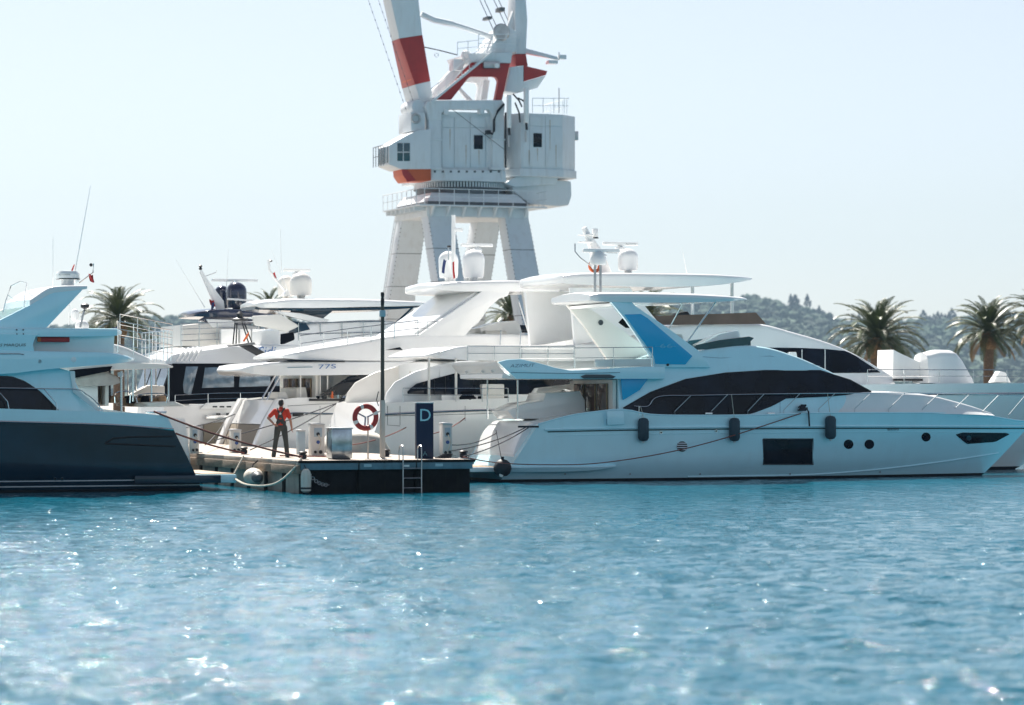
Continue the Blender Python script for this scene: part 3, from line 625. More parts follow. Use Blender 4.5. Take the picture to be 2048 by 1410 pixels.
# gantry: red A-frame, stair, top platform, mast, fairing
A = [(875, 199), (943, 125), (1020, 127), (1004, 201), (990, 201), (997, 163), (993, 155), (986, 153), (942, 153), (936, 157), (903, 199)]
cpan(A, 'a_frame', 'crane_red', v0=F0, t=.45, bevel=.03); cpan(A, 'a_frame', 'crane_white', v0=F0+4.2, t=.45, bevel=.03, dv=F0)
cpan([(967, 123), (1000, 123), (1000, 136), (968, 136)], 'bearing_block', 'steel_dull', v0=F0-.25, t=.4, bevel=.04)
MB().lathe(P(994, 131, F0-.4), [(.16, 0), (.18, .05), (.18, .3)], 14, 'v').build('bearing_pin', 'gel', crane)
cpan([(905, 165), (918, 172), (946, 200), (934, 200)], 'brace', v0=F0+2, t=.3); cpan([(968, 160), (980, 160), (974, 200), (962, 200)], 'brace', v0=F0+3, t=.4)
cpan([(935, 107), (1025, 104), (1022, 126), (943, 124)], 'gantry_head', v0=F0-.05, t=4.6, bevel=.04)
cpan([(985, 90), (1012, 52), (1034, 62), (1032, 104), (975, 106)], 'sheave_housing', v0=F0+.4, t=3.4, bevel=.08)
for v in (F0+.3, F0+1.9, F0+3.4): MB().lathe((P(1004, 68, v)[0], v, P(1004, 64, v)[2]), [(.55, 0), (.62, .06), (.5, .12), (.62, .18), (.55, .24)], 22, 'v').build('sheave', 'steel_dull', crane)
railing([P(957, 86, F0-.2), P(1040, 85, F0-.2)], 1.1*.55, crane, 1, .03, (.5,), 'crane_white'); railing([P(957, 104, F0-.3), P(1040, 103, F0-.3)], .6, crane, .9, .03, (.5,), 'crane_white')
railing([P(915, 110, F0+.3), P(957, 106, F0+.3)], .9, crane, .7, .025, (.5,), 'crane_white'); MB().lathe(P(932, 112, F0+1), [(.35, -.3), (.4, 0), (.3, .3), (.1, .4)], 16).build('warning_horn', 'gel', crane)
for v in (F0-.5, F0+.5):
    MB().tube([P(862, 205, v), P(985, 104, v)], .09, 6).build('stair_stringer', 'crane_white', crane)
    MB().tube([P(862, 178, v), P(985, 77, v)], .03, 6).build('handrail', 'crane_white', crane); MB().tube([P(862, 191, v), P(985, 90, v)], .02, 6).build('handrail', 'crane_white', crane)
    for i in range(9): t = i/8; MB().tube([P(862+123*t, 205-101*t, v), P(862+123*t, 178-101*t, v)], .025, 5).build('baluster', 'crane_white', crane)
for i in range(24):
    t = (i+.5)/24; q = P(862+123*t, 205-101*t, F0-.5); MB().box(q[0]-.13, q[0]+.13, F0-.48, F0+.48, q[2]-.02, q[2]+.03).build('stair_tread', 'crane_white', crane)
cpan([(862, 203), (880, 196), (915, 150), (930, 128), (920, 128), (868, 178)], 'stair_back_truss', v0=F0+1.5, t=.2); cbox(907, 926, 118, 140, F0+.8, F0+1.8, 'winch_box')
cpan([(1032, -60), (1048, -60), (1055, 40), (1052, 108), (1032, 108), (1030, 40)], 'gantry_mast', v0=F0+1.6, t=1.6, bevel=.05)
cpan([(1031, 108), (1052, 108), (1056, 132), (1032, 136)], 'mast_red_band', 'crane_red', v0=F0+1.55, t=1.7, bevel=.03)
cpan([(1032, 5), (1020, 40), (1014, 60), (1032, 62)], 'mast_gusset', v0=F0+2, t=.4)
cpan([(1021, 134), (1047, 131), (1047, 172), (1034, 186), (1010, 182)], 'fairing_panel', 'crane_white', v0=F0+.3, t=2, bevel=.03)
f = [P(1048, 131, F0+.3), P(1095, 142, F0+.9), P(1092, 150, F0+.9), P(1048, 163, F0+.3)]
MB().hexa([(u, v+3.2, z) for u, v, z in f], f).build('tail_box', 'crane_red', crane, bevel=.03)
f = [P(1036, 186, F0+.5), P(1048, 164, F0+.35), P(1092, 151, F0+.95), P(1075, 176, F0+1.2)]
MB().hexa([(u, v+2.8, z) for u, v, z in f], f).build('tail_box_underside', 'crane_white', crane, bevel=.03)
cpan([(1050, 96), (1114, 113), (1118, 120), (1050, 106)], 'lamp_arm', v0=F0+2, t=.4); cbox(1098, 1116, 120, 127, F0+1.8, F0+2.5, 'floodlight'); cbox(1119, 1133, 109, 118, F0+2, F0+2.4, 'floodlight'); line([(1118, 120), (1118, 104)], F0+2.1, .03, 'lamp_mast', 'crane_dark', crane)
for i, (x0, x1) in enumerate(((963, 988), (972, 997), (990, 1017), (1000, 1026))):
    line([(x0-26, -50), (x1, 62)], F0+.5+i*.8, .028, 'hoist_cable', 'cable', crane)
cbox(975, 984, 32, 38, F0+.5, F0+1.6, 'cable_spreader', 'crane_dark', .02); cbox(1000, 1010, 14, 22, F0+2, F0+3, 'cable_spreader', 'crane_dark', .02)
# ================================================================== yachts
def sheer_px(c, B, us1, ub1, pts, pt=3.6):
    out = []
    for px, py in pts:
        v = c-B
        for _ in range(4):
            q = P(px, py, v); s = min(max((q[0]-us1)/(ub1-us1), 0), 1); v = c-B*(1-s**pt)
        out.append((s, q[2]))
    o = []
    for s, z in sorted(out):
        if not o or s > o[-1][0]+1e-3: o.append((s, z))
    if o[0][0] > 0: o.insert(0, (0, o[0][1]))
    if o[-1][0] < 1: o.append((1, o[-1][1]))
    return o
def hline(h, zf, r, name, m, parent, off=.0, t0=0, t1=1, n=60):
    pts = []
    for i in range(n+1):
        t = t0+(t1-t0)*i/n; u, w_, z = h.S(t, (zf(t)-h.zb)/(h.sh(t)-h.zb)); pts.append((u, h.c-w_-off, z))
    return MB().tube(pts, r, 6).build(name, m, parent)
def door_wall(u, c, w, z0, z1, parent, panes=3, wall='gel_cream', frame='teak'):       # glazed aft bulkhead facing the stern
    MB().box(u, u+.12, c-w, c+w, z0, z1).build('aft_bulkhead', wall, parent)
    for i in range(panes):
        v0 = c-w*.8+i*(1.6*w/panes); v1 = v0+1.6*w/panes-.08
        d = MB().box(u-.03, u-.001, v0, v1, z0+.05, z1-.12).build('door_pane', 'glass_brown', parent, bevel=.01)
        MB().box(u-.06, u-.031, v0, v0+.07, z0+.05, z1-.12).build('curtain', 'curtain', parent)
def post(px, y0, y1, v, parent, r=.03, m='steel', dx=0, name='post'): return MB().tube([P(px, y1, v), P(px+dx, y0, v)], r, 8).build(name, m, parent)

# ------------------------------------------------------------------ the blue-white yacht in front
c, B = 11.7, 2.6
M_ = thing('motor_yacht', 'blue-shaded white motor yacht with blue glazed arch moored in front at the right', 'yacht', (P(1450, 900, c)[0], c, 0))
us0, us1, ub0, ub1 = P(985, 965, 9.2)[0], P(1080, 848, 9.1)[0], P(1928, 960, c)[0], P(2066, 845, c)[0]
hM = Hull(c, B, us0, us1, ub0, ub1, sheer_px(c, B, us1, ub1, [(1080,849),(1110,840),(1150,830),(1200,823),(1240,819),(1262,821),(1300,829),(1350,831),(1480,831),(1650,826),(1850,826),(1960,830),(2055,842)]), aft=.93)
hM.shell(-.5, .09, 'antifouling', 'antifoul', M_); hM.shell(.09, lambda t: hM.sh(t), 'hull', 'gel_blue_shade', M_, n=90, m=14)
hM.deck(.10, 'deck', 'gel', M_, 60)
rub = lambda t: hM.sh(min(max(t, .3), 1))-.43 if t > .2 else P(1200, 857, 9.1)[2]
zru = pchip([0, .2, .5, 1], [P(1100, 860, 9.1)[2], P(1250, 856, 9.1)[2], P(1550, 853, 9.2)[2], P(2050, 853, 11.5)[2]])
hline(hM, zru, .045, 'rub_rail', 'gel_blue_shade', M_, .02, .02); hline(hM, lambda t: zru(t)-.075, .02, 'rub_rail_black_line', 'black', M_, .012, .03)  # thin black line drawn below the rub rail
hline(hM, lambda t: zru(t)-.22, .012, 'hull_knuckle', 'gel_blue_shade', M_, .004, .05)
hline(hM, lambda t: hM.sh(t), .035, 'gunwale', 'gel_blue_shade', M_, -.02)
# spray chine near the bow
hline(hM, lambda t: .12+.75*max(0, (t-.55)/.45)**1.7, .03, 'spray_rail', 'gel_blue_shade', M_, .01, .35, .985)
# side sponson and bathing platform
a = P(1000, 940, 9.1); 
SP = Loft(c, [(1004, 944, 933, 2.5, 2.62), (1100, 944, 932, 2.62, 2.72), (1180, 941, 932, 2.64, 2.70), (1232, 934, 931, 2.60, 2.62)], r=.05, crown=0); SP.build('swim_platform_sponson', 'gel_blue_shade', M_)
MB().box(us0-1.5, us0+.5, c-2.45, c+2.45, P(1000, 944, 9.2)[2], P(1000, 934, 9.2)[2]).build('swim_platform', 'gel', M_, bevel=.05)
MB().box(us0-1.45, us0+.3, c-2.35, c+2.35, P(1000, 933.9, 9.2)[2], P(1000, 933.0, 9.2)[2]).build('platform_teak', 'teak', M_)
# transom moulding and cockpit
T = Loft(c, [(1030, 930, 905, 2.2, 2.0), (1050, 925, 862, 2.2, 2.05), (1075, 900, 843, 2.2, 2.1), (1130, 880, 841, 2.2, 2.15)], r=.1, crown=0); T.build('transom_block', 'gel', M_)
zck = P(1150, 846, 9.2)[2]
MB().box(us1+.5, P(1250, 840, 9.3)[0], c-2.35, c+2.35, zck-.1, zck).build('cockpit_sole', 'teak', M_)
pan([(1028, 838), (1015, 822), (1050, 806), (1086, 802), (1092, 786), (1160, 782), (1170, 800), (1172, 838)], c-.2, c+1.6, 'cockpit_seat', 'gel', M_, .05)
pan([(1065, 795), (1078, 776), (1165, 766), (1168, 790), (1130, 778), (1090, 798)], c+1.7, c+2.2, 'stair_moulding', 'gel', M_, .03)
for x, y1 in ((975, 838), (1035, 838)): post(x, 760, y1, 9.35 if x > 1000 else 13.9, M_, .03)
line([(1145, 842), (1150, 800), (1163, 770)], 12.5, .02, 'handrail', 'steel', M_); line([(1213, 842), (1213, 822), (1248, 820)], 9.3, .016, 'handrail', 'steel', M_)
# superstructure
SS = Loft(c, [(1238, 833, 748, 2.28, 2.18), (1300, 833, 736, 2.3, 2.12), (1385, 833, 706, 2.3, 2.0), (1450, 832, 695, 2.3, 1.95), (1500, 832, 690, 2.28, 1.9), (1540, 832, 694, 2.25, 1.85), (1600, 831, 711, 2.2, 1.75), (1660, 830, 736, 2.1, 1.6), (1720, 829, 767, 1.95, 1.5), (1752, 829, 784, 1.85, 1.45), (1800, 828, 789, 1.75, 1.4)], r=.16, crown=.08, n=60)
SS.build('superstructure', 'gel_blue_shade', M_); door_wall(SS.u0-.16, c, 2.1, zck, P(1242, 760, 9.5)[2], M_, 3)
TR = Loft(c, [(1560, 832, 800, 2.2, 1.95), (1640, 830, 790, 2.12, 1.85), (1745, 829, 784, 1.95, 1.6), (1850, 828, 788, 1.7, 1.3), (1940, 829, 808, 1.35, .9), (1990, 831, 826, 1.0, .6)], r=.15, crown=.06); TR.build('foredeck_trunk', 'gel', M_)
patch(SS, [(1246, 816), (1300, 785), (1370, 759), (1450, 746), (1530, 741), (1640, 741), (1700, 760), (1742, 783)], [(1247, 819), (1300, 832), (1400, 830), (1502, 828), (1545, 812), (1572, 797), (1660, 793), (1743, 785)], 'saloon_window', 'glass', M_, 44, 8, .02)
pan([(1242, 758), (1296, 758), (1280, 780), (1252, 797), (1246, 800)], c-2.33, c-2.28, 'blue_side_panel', 'panelblue', M_, .01)
disc(hM, 1697, 888.5, 9.5, 'porthole', 'glass', M_); disc(hM, 1738.5, 888.5, 9.5, 'porthole', 'glass', M_); disc(hM, 1852, 874, 9, 'porthole', 'glass', M_)
patch(hM, [(1527, 879), (1625, 879)], [(1527, 928), (1625, 928)], 'hull_window', 'glass', M_, 8, 6, .015)
patch(hM, [(1912, 869), (1925, 865), (2012, 866), (2018, 868)], [(1912, 870), (1933, 888), (1990, 884), (2018, 869)], 'bow_window', 'glass', M_, 16, 4, .02); disc(hM, 1937, 876, 5, 'bow_porthole', 'glass_teal', M_, .03)
g = disc(hM, 1364, 893, 10.5, 'vent_grille', 'black', M_)
for y in (886.5, 890.8, 895.2, 899.5):
    wv = math.sqrt(max(0, 10.5**2-(y-893)**2)); a, b = Vector(on(hM, 1364-wv, y, .03)), Vector(on(hM, 1364+wv, y, .03)); MB().tube([a, b], .02, 5).build('louvre', 'white_stripe', M_)
for x, y in ((1322, 865), (1432, 862)): disc(hM, x, y, 3, 'skin_fitting', 'steel', M_, .02); disc(hM, x, y, 1.6, 'skin_fitting_hole', 'black', M_, .03)
q = on(hM, 1775, 861, .03); text('6x66', (1775, 861), (1798, 860.5), .1, 'text_dark', M_, q[1])
pan([(1213, 822), (1246, 822), (1248, 849), (1214, 850)], 9.0, 9.03, 'boarding_gate', 'gel_blue_shade', M_, .01, dv=9.06)
# flybridge overhang with side wings
FO = Loft(c, [(1004, 756, 748, 2.2, 2.3), (1030, 758, 741, 2.45, 2.5), (1100, 758, 740, 2.5, 2.5), (1250, 758, 738, 2.5, 2.42), (1330, 758, 734, 2.35, 2.2)], r=.06, crown=0); FO.build('flybridge_deck', 'gel', M_)
wing = [(996, 724), (1015, 719), (1042, 718), (1075, 725), (1110, 735), (1142, 741), (1200, 738), (1290, 733), (1330, 733), (1330, 758), (1032, 758)]
pan(wing, c-2.56, c-2.44, 'side_wing', 'gel_blue_shade', M_, .03); pan(wing, c+2.44, c+2.56, 'side_wing', 'gel', M_, .03, dv=c-2.56)
line([(1022, 745), (1142, 747), (1240, 745)], c-2.575, .012, 'wing_crease', 'text_grey', M_)
ua, za, zb2 = P(996, 724, 9.1)[0], P(996, 722, 9.1)[2], P(1030, 758, 9.1)[2]
rows = []
for k in range(9):                               # curved aft fascia that sweeps under the overhang
    t = k/8; rows.append([(ua+.62*t**1.6, c-2.45+4.9*j/10, za+(zb2-za)*t) for j in range(11)])
MB().grid(rows).build('aft_fascia', 'gel', M_)
for j in (2.0, 4.0, 7.5): MB().lathe((ua+.2, c-2.45+4.9*j/10, za-.35), [(.05, 0), (.06, .02), (.05, .04)], 10, 'v').build('ceiling_light', 'steel', M_)
text('AZIMUT', (1020, 735), (1070, 733.5), .11, 'text_grey', M_, c-2.572, shear=.2)
pan([(1162, 753), (1172, 749), (1220, 749), (1232, 753), (1226, 757), (1168, 757)], c-2.62, c-2.53, 'speaker_pod', 'text_dark', M_, .02)
# arch with blue panel
archo = [(1186, 602), (1262, 602), (1271, 612), (1335, 655), (1396, 700), (1422, 735), (1308, 735), (1302, 712), (1252, 640), (1222, 604)]
pan(archo[1:], c-2.22, c-2.02, 'arch_side', 'gel_blue_shade', M_, .03); pan(archo[1:], c+2.02, c+2.22, 'arch_side', 'gel_cream', M_, .03, dv=c-2.22)  # far side in cream: warm bounced light put into its colour
pan([(1249, 629), (1282, 628), (1295, 636), (1385, 712), (1371, 729), (1311, 728), (1308, 712), (1296, 695)], c-2.25, c-2.21, 'arch_glazing', 'panelblue', M_, .01)
text('66', (1320, 696), (1345, 696), .15, 'text_blue', M_, c-2.262); MB().tube([P(1310, 693, c-2.258), P(1352, 692.5, c-2.258)], .006, 4).build('number_underline', 'text_blue', M_)
for x, y in ((1336, 729.5),): disc_ = MB().lathe(P(x, y, c-2.26), [(.045, 0), (.05, .03)], 12, 'v').build('arch_light', 'black', M_)
MB().lathe(P(1202, 645, c+1.98), [(.09, 0), (.1, .02)], 14, 'v').build('speaker', 'text_dark', M_); pan([(1237, 645), (1246, 636), (1262, 656), (1252, 656)], c+1.96, c+2.0, 'arch_window', 'glass', M_, 0)
MB().prism(uz([(1224, 606), (1262, 606), (1266, 612), (1228, 612)], c-2.2), c-2.0, c+2.0).build('arch_crossbeam', 'gel', M_, bevel=.02)
HT = Loft(c, [(1180, 600, 590, 1.9, 1.95), (1200, 603, 586, 2.15, 2.2), (1280, 605, 586, 2.3, 2.35), (1380, 605, 588, 2.3, 2.35), (1450, 603, 592, 2.1, 2.15), (1485, 600, 596, 1.5, 1.6), (1494, 599, 597.5, 1.0, 1.0)], r=.12, crown=.1); HT.build('hardtop', 'gel', M_)
post(1370, 602, 690, c-2.0, M_, .03, dx=62, name='strut'); post(1330, 606, 672, c+1.9, M_, .025, dx=36, name='strut')
WS = [(1384, 700), (1392, 690), (1440, 680), (1498, 673), (1508, 676), (1494, 690), (1440, 698)]
pan(WS, c-1.85, c-1.82, 'flybridge_windscreen', 'glass_teal', M_, 0); pan(WS, c+1.82, c+1.85, 'flybridge_windscreen', 'glass_teal', M_, 0, dv=c-1.85)
u = P(1500, 680, c-1.8)[0]; MB().box(u, u+.03, c-1.8, c+1.8, P(1500, 691, c-1.8)[2], P(1500, 674, c-1.8)[2]).build('flybridge_windscreen', 'glass_teal', M_)
pan([(1400, 690), (1440, 668), (1478, 660), (1482, 672), (1470, 690)], c-.9, c-.1, 'helm_console', 'gel', M_, .06); pan([(1330, 700), (1340, 668), (1365, 668), (1372, 700)], c-.9, c-.2, 'helm_seat', 'cushion', M_, .06)
railing([P(1148, 736, c-2.4), P(1305, 734, c-2.4)], (736-696)*mpp(1200, 9.3), M_, 1.4, .014); railing([P(1040, 736, c+2.4), P(1150, 736, c+2.4)], .7, M_, 1.0, .014)
pan([(1190, 734), (1190, 719), (1302, 718), (1302, 733)], c-2.35, c-2.33, 'rail_screen', 'gel_cream', M_, .005)
# mast on the hardtop
for x in (1190, 1201): post(x, 528, 588, c, M_, .05, 'steel_dull')
scanner(1166, 1238, 501, c, M_, 9); MB().lathe(P(1196, 530, c), [(.28, 0), (.3, .05), (.3, .25), (.22, .42), (.1, .5)], 20).build('radar_base', 'gel', M_)
line([(1150, 487), (1150, 503), (1160, 515), (1182, 532)], c-.2, .022, 'horn_arm', 'steel_dull', M_); text('Raymarine', (1214, 507), (1234, 508), .06, 'text_dark', M_, c-.105, shear=.2)
# bow rail
top = [(1268, 812), (1296, 812), (1318, 793), (1400, 790.5), (1600, 787), (1800, 786), (1950, 788), (2062, 792)]
def dk(px): return on(hM, px, 829, -.12)
tp = []
for x, y in top:
    w_ = dk(min(x, 2035)); tp.append(P(x, y, w_[1]))
MB().tube(catmull(tp, 6), .017, 7).build('bow_rail', 'steel', M_)
topf = lin([a for a, _ in top], [b for _, b in top])
for x in (1352, 1425, 1498, 1570, 1640, 1712, 1780, 1848, 1910, 1968, 2020):
    b0 = on(hM, x, 829, -.1); a0 = (b0[0], b0[1], hM.sh(hM.inv(b0[0], 2.2)[0])-.03); m0 = (b0[0], b0[1], a0[2]+.18); x2 = x+30; q = P(x2, topf(x2), on(hM, min(x2, 2035), 829, -.12)[1])
    MB().tube([a0, m0, q], .013, 6).build('stanchion', 'rail_grey', M_)
post(1278, 812, 830, 9.2, M_, .014, name='stanchion'); pan([(1855, 800), (1872, 790), (1874, 808), (1850, 814)], c-.9, c-.3, 'deck_hatch', 'gel_cream', M_, .02)
# cleat recess and lines at the stern quarter
q = on(hM, 1055, 853, .03); MB().box(q[0]-.35, q[0]+.4, q[1]-.03, q[1]+.05, q[2]-.04, q[2]+.03).build('stern_cleat', 'black', M_, bevel=.01)
for i, (px, y, txt) in enumerate(((1283, 835, 'dark blue fender hung nearest the stern of the blue-white yacht'), (1465, 835, 'dark blue fender hung amidships below the long saloon window'), (1657, 831, 'dark blue fender hung beside the big rectangular hull window'))):
    q = on(hM, px, y+24, .17); k = mpp(px, 9.1); H = 47*k; r = 11*k
    f = thing('fender', txt, 'fender', (q[0], q[1], q[2]-H/2), 'fenders on the blue-white yacht')
    MB().lathe((q[0], q[1], q[2]-H/2), [(r*.3, 0), (r*.75, .03), (r, .12), (r, H-.12), (r*.75, H-.03), (r*.3, H)], 18).build('fender_body', 'fender', f)
    MB().lathe((q[0], q[1], q[2]-H/2-.06), [(.03, 0), (.05, .02), (.03, .07)], 8).build('fender_eye', 'white_stripe', f)
    b_ = on(hM, px+4, topf(px+4)+(0 if px > 1290 else 1), -.12); MB().tube([(q[0], q[1], q[2]+H/2-.01), (q[0]+.05, q[1]+.16, q[2]+H/2+.1), P(px-2, topf(px) if px > 1290 else 812, dk(px)[1])], .012, 5).build('fender_lanyard', 'rope_white', f)
q = on(hM, 1005, 936, .0); f = thing('ball_fender', 'round black ball fender at the stern corner of the blue-white yacht', 'fender', (P(1005, 952, 8.85)[0], 8.85, P(1005, 952, 8.85)[2]))
MB().lathe(P(1005, 953, 8.85), [(.02, 0), (.15, .02), (.25, .1), (.31, .25), (.31, .33), (.25, .48), (.15, .56), (.05, .6), (.05, .68)], 20).build('fender_body', 'rubber', f); MB().lathe(P(1003, 950, 8.66), [(.07, 0), (.08, .02)], 12, 'v').build('fender_valve', 'gel_cream', f)
MB().tube([P(1003, 918, 8.85), P(992, 860, 9.1)], .012, 5).build('fender_lanyard', 'rope_dark', f)
o = MB(); q = on(hM, 1607, 822, -.05)
for i in range(6): o.torus((q[0]+.04*(i % 3-1), q[1]+.03*(i//3), q[2]+.03+.035*i), .13-.01*i, .035, 'z', 18, 6)
o.tube([(q[0]+.13, q[1]-.03, q[2]+.1), (q[0]+.17, q[1]-.11, q[2]-.03), (q[0]+.2, q[1]-.12, q[2]-.55)], .03, 6); o = o.build('rope_coil', 'rope_dark'); prop(o, 'coiled black line heaped on the gunwale of the blue-white yacht', 'rope')
bl = P(925, 912, .5); q = on(hM, 1600, 827, .05)
prop(MB().tube(catmull([P(926, 914, .4), P(1000, 926, 5), P(1100, 929.5, 8.3), P(1200, 926, 8.5), P(1330, 906, 8.7), P(1450, 876, 8.8), q], 8), .02, 6).build('mooring_line', 'rope_red'), 'long red mooring line sagging along the blue-white hull to its gunwale', 'rope')
for i, (a, b, v0, v1, m) in enumerate((((926, 913), (1060, 853), .6, 9.1, 'rope_dark'), ((900, 902), (1055, 853), 1.5, 9.1, 'rope_dark'), ((905, 890), (993, 866), 2.5, 9.1, 'rope_dark'))):
    rope('mooring_line', ('dark stern line from the pier corner bollard to the blue-white yacht', 'dark stern line from the power pedestal to the blue-white yacht', 'uppermost short dark line running to the stern of the blue-white yacht')[i], P(*a, v0), P(*b, v1), .12, .018, m)

# ------------------------------------------------------------------ the dark-hulled yacht at the left
c, B = 6.3, 2.65
A_ = thing('motor_yacht', 'yacht with glossy navy hull and white flybridge entering from the left', 'yacht', (P(100, 950, c)[0], c, 0))
us0, us1 = P(424, 985, c-2.4)[0], P(336, 828, c-2.6)[0]
hA = Hull(c, B, us0, us1, us0-17, us1-20, sheer_px(c, B, us1, us1-20, [(318, 830), (290, 827), (190, 823), (0, 817), (-300, 806), (-700, 790)]), aft=.9)
zw = pchip([0, .1, .3, 1], [P(345, 859, c-2.6)[2], P(200, 850, c-2.6)[2], P(0, 842, c-2.6)[2], P(0, 842, c-2.6)[2]+.6])
hA.shell(-.5, .08, 'antifouling', 'antifoul', A_); hA.shell(.08, zw, 'hull', 'navy', A_, n=60, m=14); hA.shell(zw, lambda t: hA.sh(t), 'bulwark', 'gel_blue_shade', A_); hA.deck(.06, 'deck', 'gel', A_)
for z0, z1 in ((.165, .2), (.335, .37)): M2, _ = hA.strip(z0, z1, .006); M2.build('boot_stripe', 'white_stripe', A_)
hline(hA, zw, .035, 'rub_rail', 'steel', A_, .015, .0)
# recessed slot moulded in the quarter
sl = [(210, 887), (226, 877), (260, 874), (345, 873)]; pts = [on(hA, x, y, .0) for x, y in sl]; MB().tube(pts, .03, 6).build('hull_crease', 'black', A_); MB().tube([on(hA, x, y, 0) for x, y in ((210, 887), (280, 890), (350, 893))], .03, 6).build('hull_crease', 'black', A_)
for x in (110, 124, 342): disc(hA, x, 958, 3.4, 'exhaust_ring', 'steel', A_, .02, 16); disc(hA, x, 958, 2.2, 'exhaust_hole', 'black', A_, .03, 12)
MB().box(us0-.35, P(474, 960, c-2.4)[0], c-2.4, c+2.4, P(430, 966, c-2.4)[2], P(430, 949, c-2.4)[2]).build('swim_platform', 'gel_blue_shade', A_, bevel=.06)
MB().box(us0-.3, P(471, 960, c-2.4)[0], c-2.32, c+2.32, P(430, 948.9, c-2.4)[2], P(430, 947.2, c-2.4)[2]).build('platform_teak', 'teak', A_, bevel=.01)
MB().box(us0-2.5, us0+.25, c-2.57, c-2.41, P(400, 966, c-2.5)[2], P(400, 950, c-2.5)[2]).build('platform_fairing', 'navy', A_, bevel=.03)
CA = Loft(c, [(206, 826, 817, 1.9, 1.85), (185, 826, 806, 2.0, 1.9), (160, 826, 778, 2.1, 2.0), (142, 826, 742, 2.15, 2.1), (60, 826, 730, 2.2, 2.1), (-100, 824, 728, 2.2, 2.1), (-500, 820, 720, 2.2, 2.0)], r=.08, crown=.05, n=40); CA.build('deckhouse', 'gel_blue_shade', A_)
patch(CA, [(-200, 756), (-60, 753), (0, 752), (22, 752), (50, 762), (80, 782), (104, 806), (116, 819)], [(-200, 821), (0, 821), (60, 821), (117, 821)], 'deckhouse_window', 'glass', A_, 30, 6, .02)
pan([(140, 742), (150, 742), (152, 775), (206, 822), (196, 822), (146, 785)], c-2.2, c-2.1, 'aft_wing', 'gel', A_, .02)
FA = Loft(c, [(268, 721, 717, 1.6, 1.7), (255, 724, 712, 2.2, 2.3), (220, 728, 705, 2.5, 2.55), (100, 738, 702, 2.6, 2.6), (0, 748, 700, 2.6, 2.6), (-500, 752, 690, 2.6, 2.5)], r=.08, crown=.0); FA.build('flybridge_overhang', 'gel_blue_shade', A_)
pan([(230, 706), (232, 668), (66, 668), (66, 706)], c-2.0, c-1.9, 'flybridge_inner_wall', 'gel', A_, .02, dv=c-2.2)
pan([(70, 706), (66, 690), (72, 672), (80, 668), (-300, 660), (-300, 704)], c-2.56, c-2.4, 'flybridge_side', 'gel_blue_shade', A_, .03)
KA = Loft(c, [(243, 668, 662, 1.9, 1.95), (234, 671, 657, 2.3, 2.35), (100, 673, 656, 2.5, 2.5), (-300, 672, 648, 2.5, 2.5)], r=.07, crown=0); KA.build('flybridge_coaming', 'gel_blue_shade', A_)
u0_ = P(82, 680, c-2.35)[0]; u1_ = P(139, 680, c-2.35)[0]; zl_ = P(100, 679, c-2.35)[2]
MB().tube([(u0_, c-2.3, zl_), (u1_, c-2.3, zl_)], .085, 10).build('light_bar', 'red', A_); MB().tube([(u0_-.1, c-2.3, zl_), (u0_-.005, c-2.3, zl_)], .08, 10).build('light_bar_end', 'orange', A_)
text('S MARQUIS', (0, 694), (52, 693.5), .1, 'text_dark', A_, c-2.575, shear=.2)
for x, y in ((34, 659.5), (47, 659.5), (34, 668), (47, 668)): MB().lathe(P(x, y, c-2.57), [(.02, 0), (.025, .06)], 8, 'v').build('bolt', 'text_dark', A_)
for x, y in ((80, 723), (147, 719)): MB().lathe(P(x, y, c-2.6), [(.06, 0), (.11, .02), (.06, .04)], 12, 'v').build('courtesy_light', 'gel', A_)
line([(0, 707.5), (38, 707.5), (48, 709)], c-2.62, .014, 'grab_rail', 'steel', A_)
pan([(-120, 690), (-60, 668), (0, 640), (60, 610), (108, 583), (166, 579), (92, 657)], c-2.3, c-2.05, 'radar_arch', 'gel_blue_shade', A_, .03); pan([(-120, 690), (-60, 668), (0, 640), (60, 610), (108, 583), (166, 579), (92, 657)], c+2.05, c+2.3, 'radar_arch', 'gel_cream', A_, .03, dv=c-2.3)  # cream of the far arch copy stands in for bounced light
TA = Loft(c, [(174, 578, 571, 2.2, 2.25), (150, 581, 571, 2.3, 2.3), (108, 586, 573, 2.3, 2.3), (60, 612, 600, 2.25, 2.2)], r=.06, crown=.03); TA.build('arch_top', 'gel', A_)
MB().lathe(P(135, 571, c-1.2), [(.2, 0), (.2, .18), (.36, .2), (.37, .36), (.32, .44), (.1, .46)], 24).build('radome', 'gel', A_); text('Raymarine', (118, 552), (140, 551), .07, 'text_dark', A_, c-1.58)
MB().lathe(P(136, 559, c-1.2), [(.372, 0), (.375, .03)], 24).build('radome_band', 'black', A_); dome(151, 544, 566, 8, c, 'gel', A_)
whip(146, 566, 181, 372, c-1, A_); whip(106, 600, 106, 476, c, A_); flag(150, 530, -2, 14, c-1, A_, 'flag_red', -6); line([(158, 566), (186, 545), (187, 527)], c-.5, .02, 'flag_staff', 'steel', A_); flag(186, 549, -9, 15, c-.5, A_, 'flag_red', 3); MB().lathe(P(182, 533, c-.5), [(.03, 0), (.06, .05), (.03, .1)], 8).build('wind_sensor', 'black', A_)
line([(6, 624), (12, 600), (22, 572), (40, 563), (54, 566), (50, 590), (48, 616)], c-1.6, .016, 'bimini_hoop', 'steel', A_); line([(16, 590), (36, 606)], c-1.6, .012, 'bimini_stay', 'steel', A_); line([(54, 584), (74, 598)], c-1.6, .012, 'bimini_stay', 'steel', A_)
MB().tube(catmull([P(-150, 774, c-2.5), P(0, 776, c-2.5), P(100, 777.5, c-2.5), P(155, 779, c-2.45), P(172, 788, c-2.4), P(185, 797, c-2.4), P(199, 812, c-2.35), P(200, 822, c-2.35)], 5), .018, 7).build('side_rail', 'steel', A_)
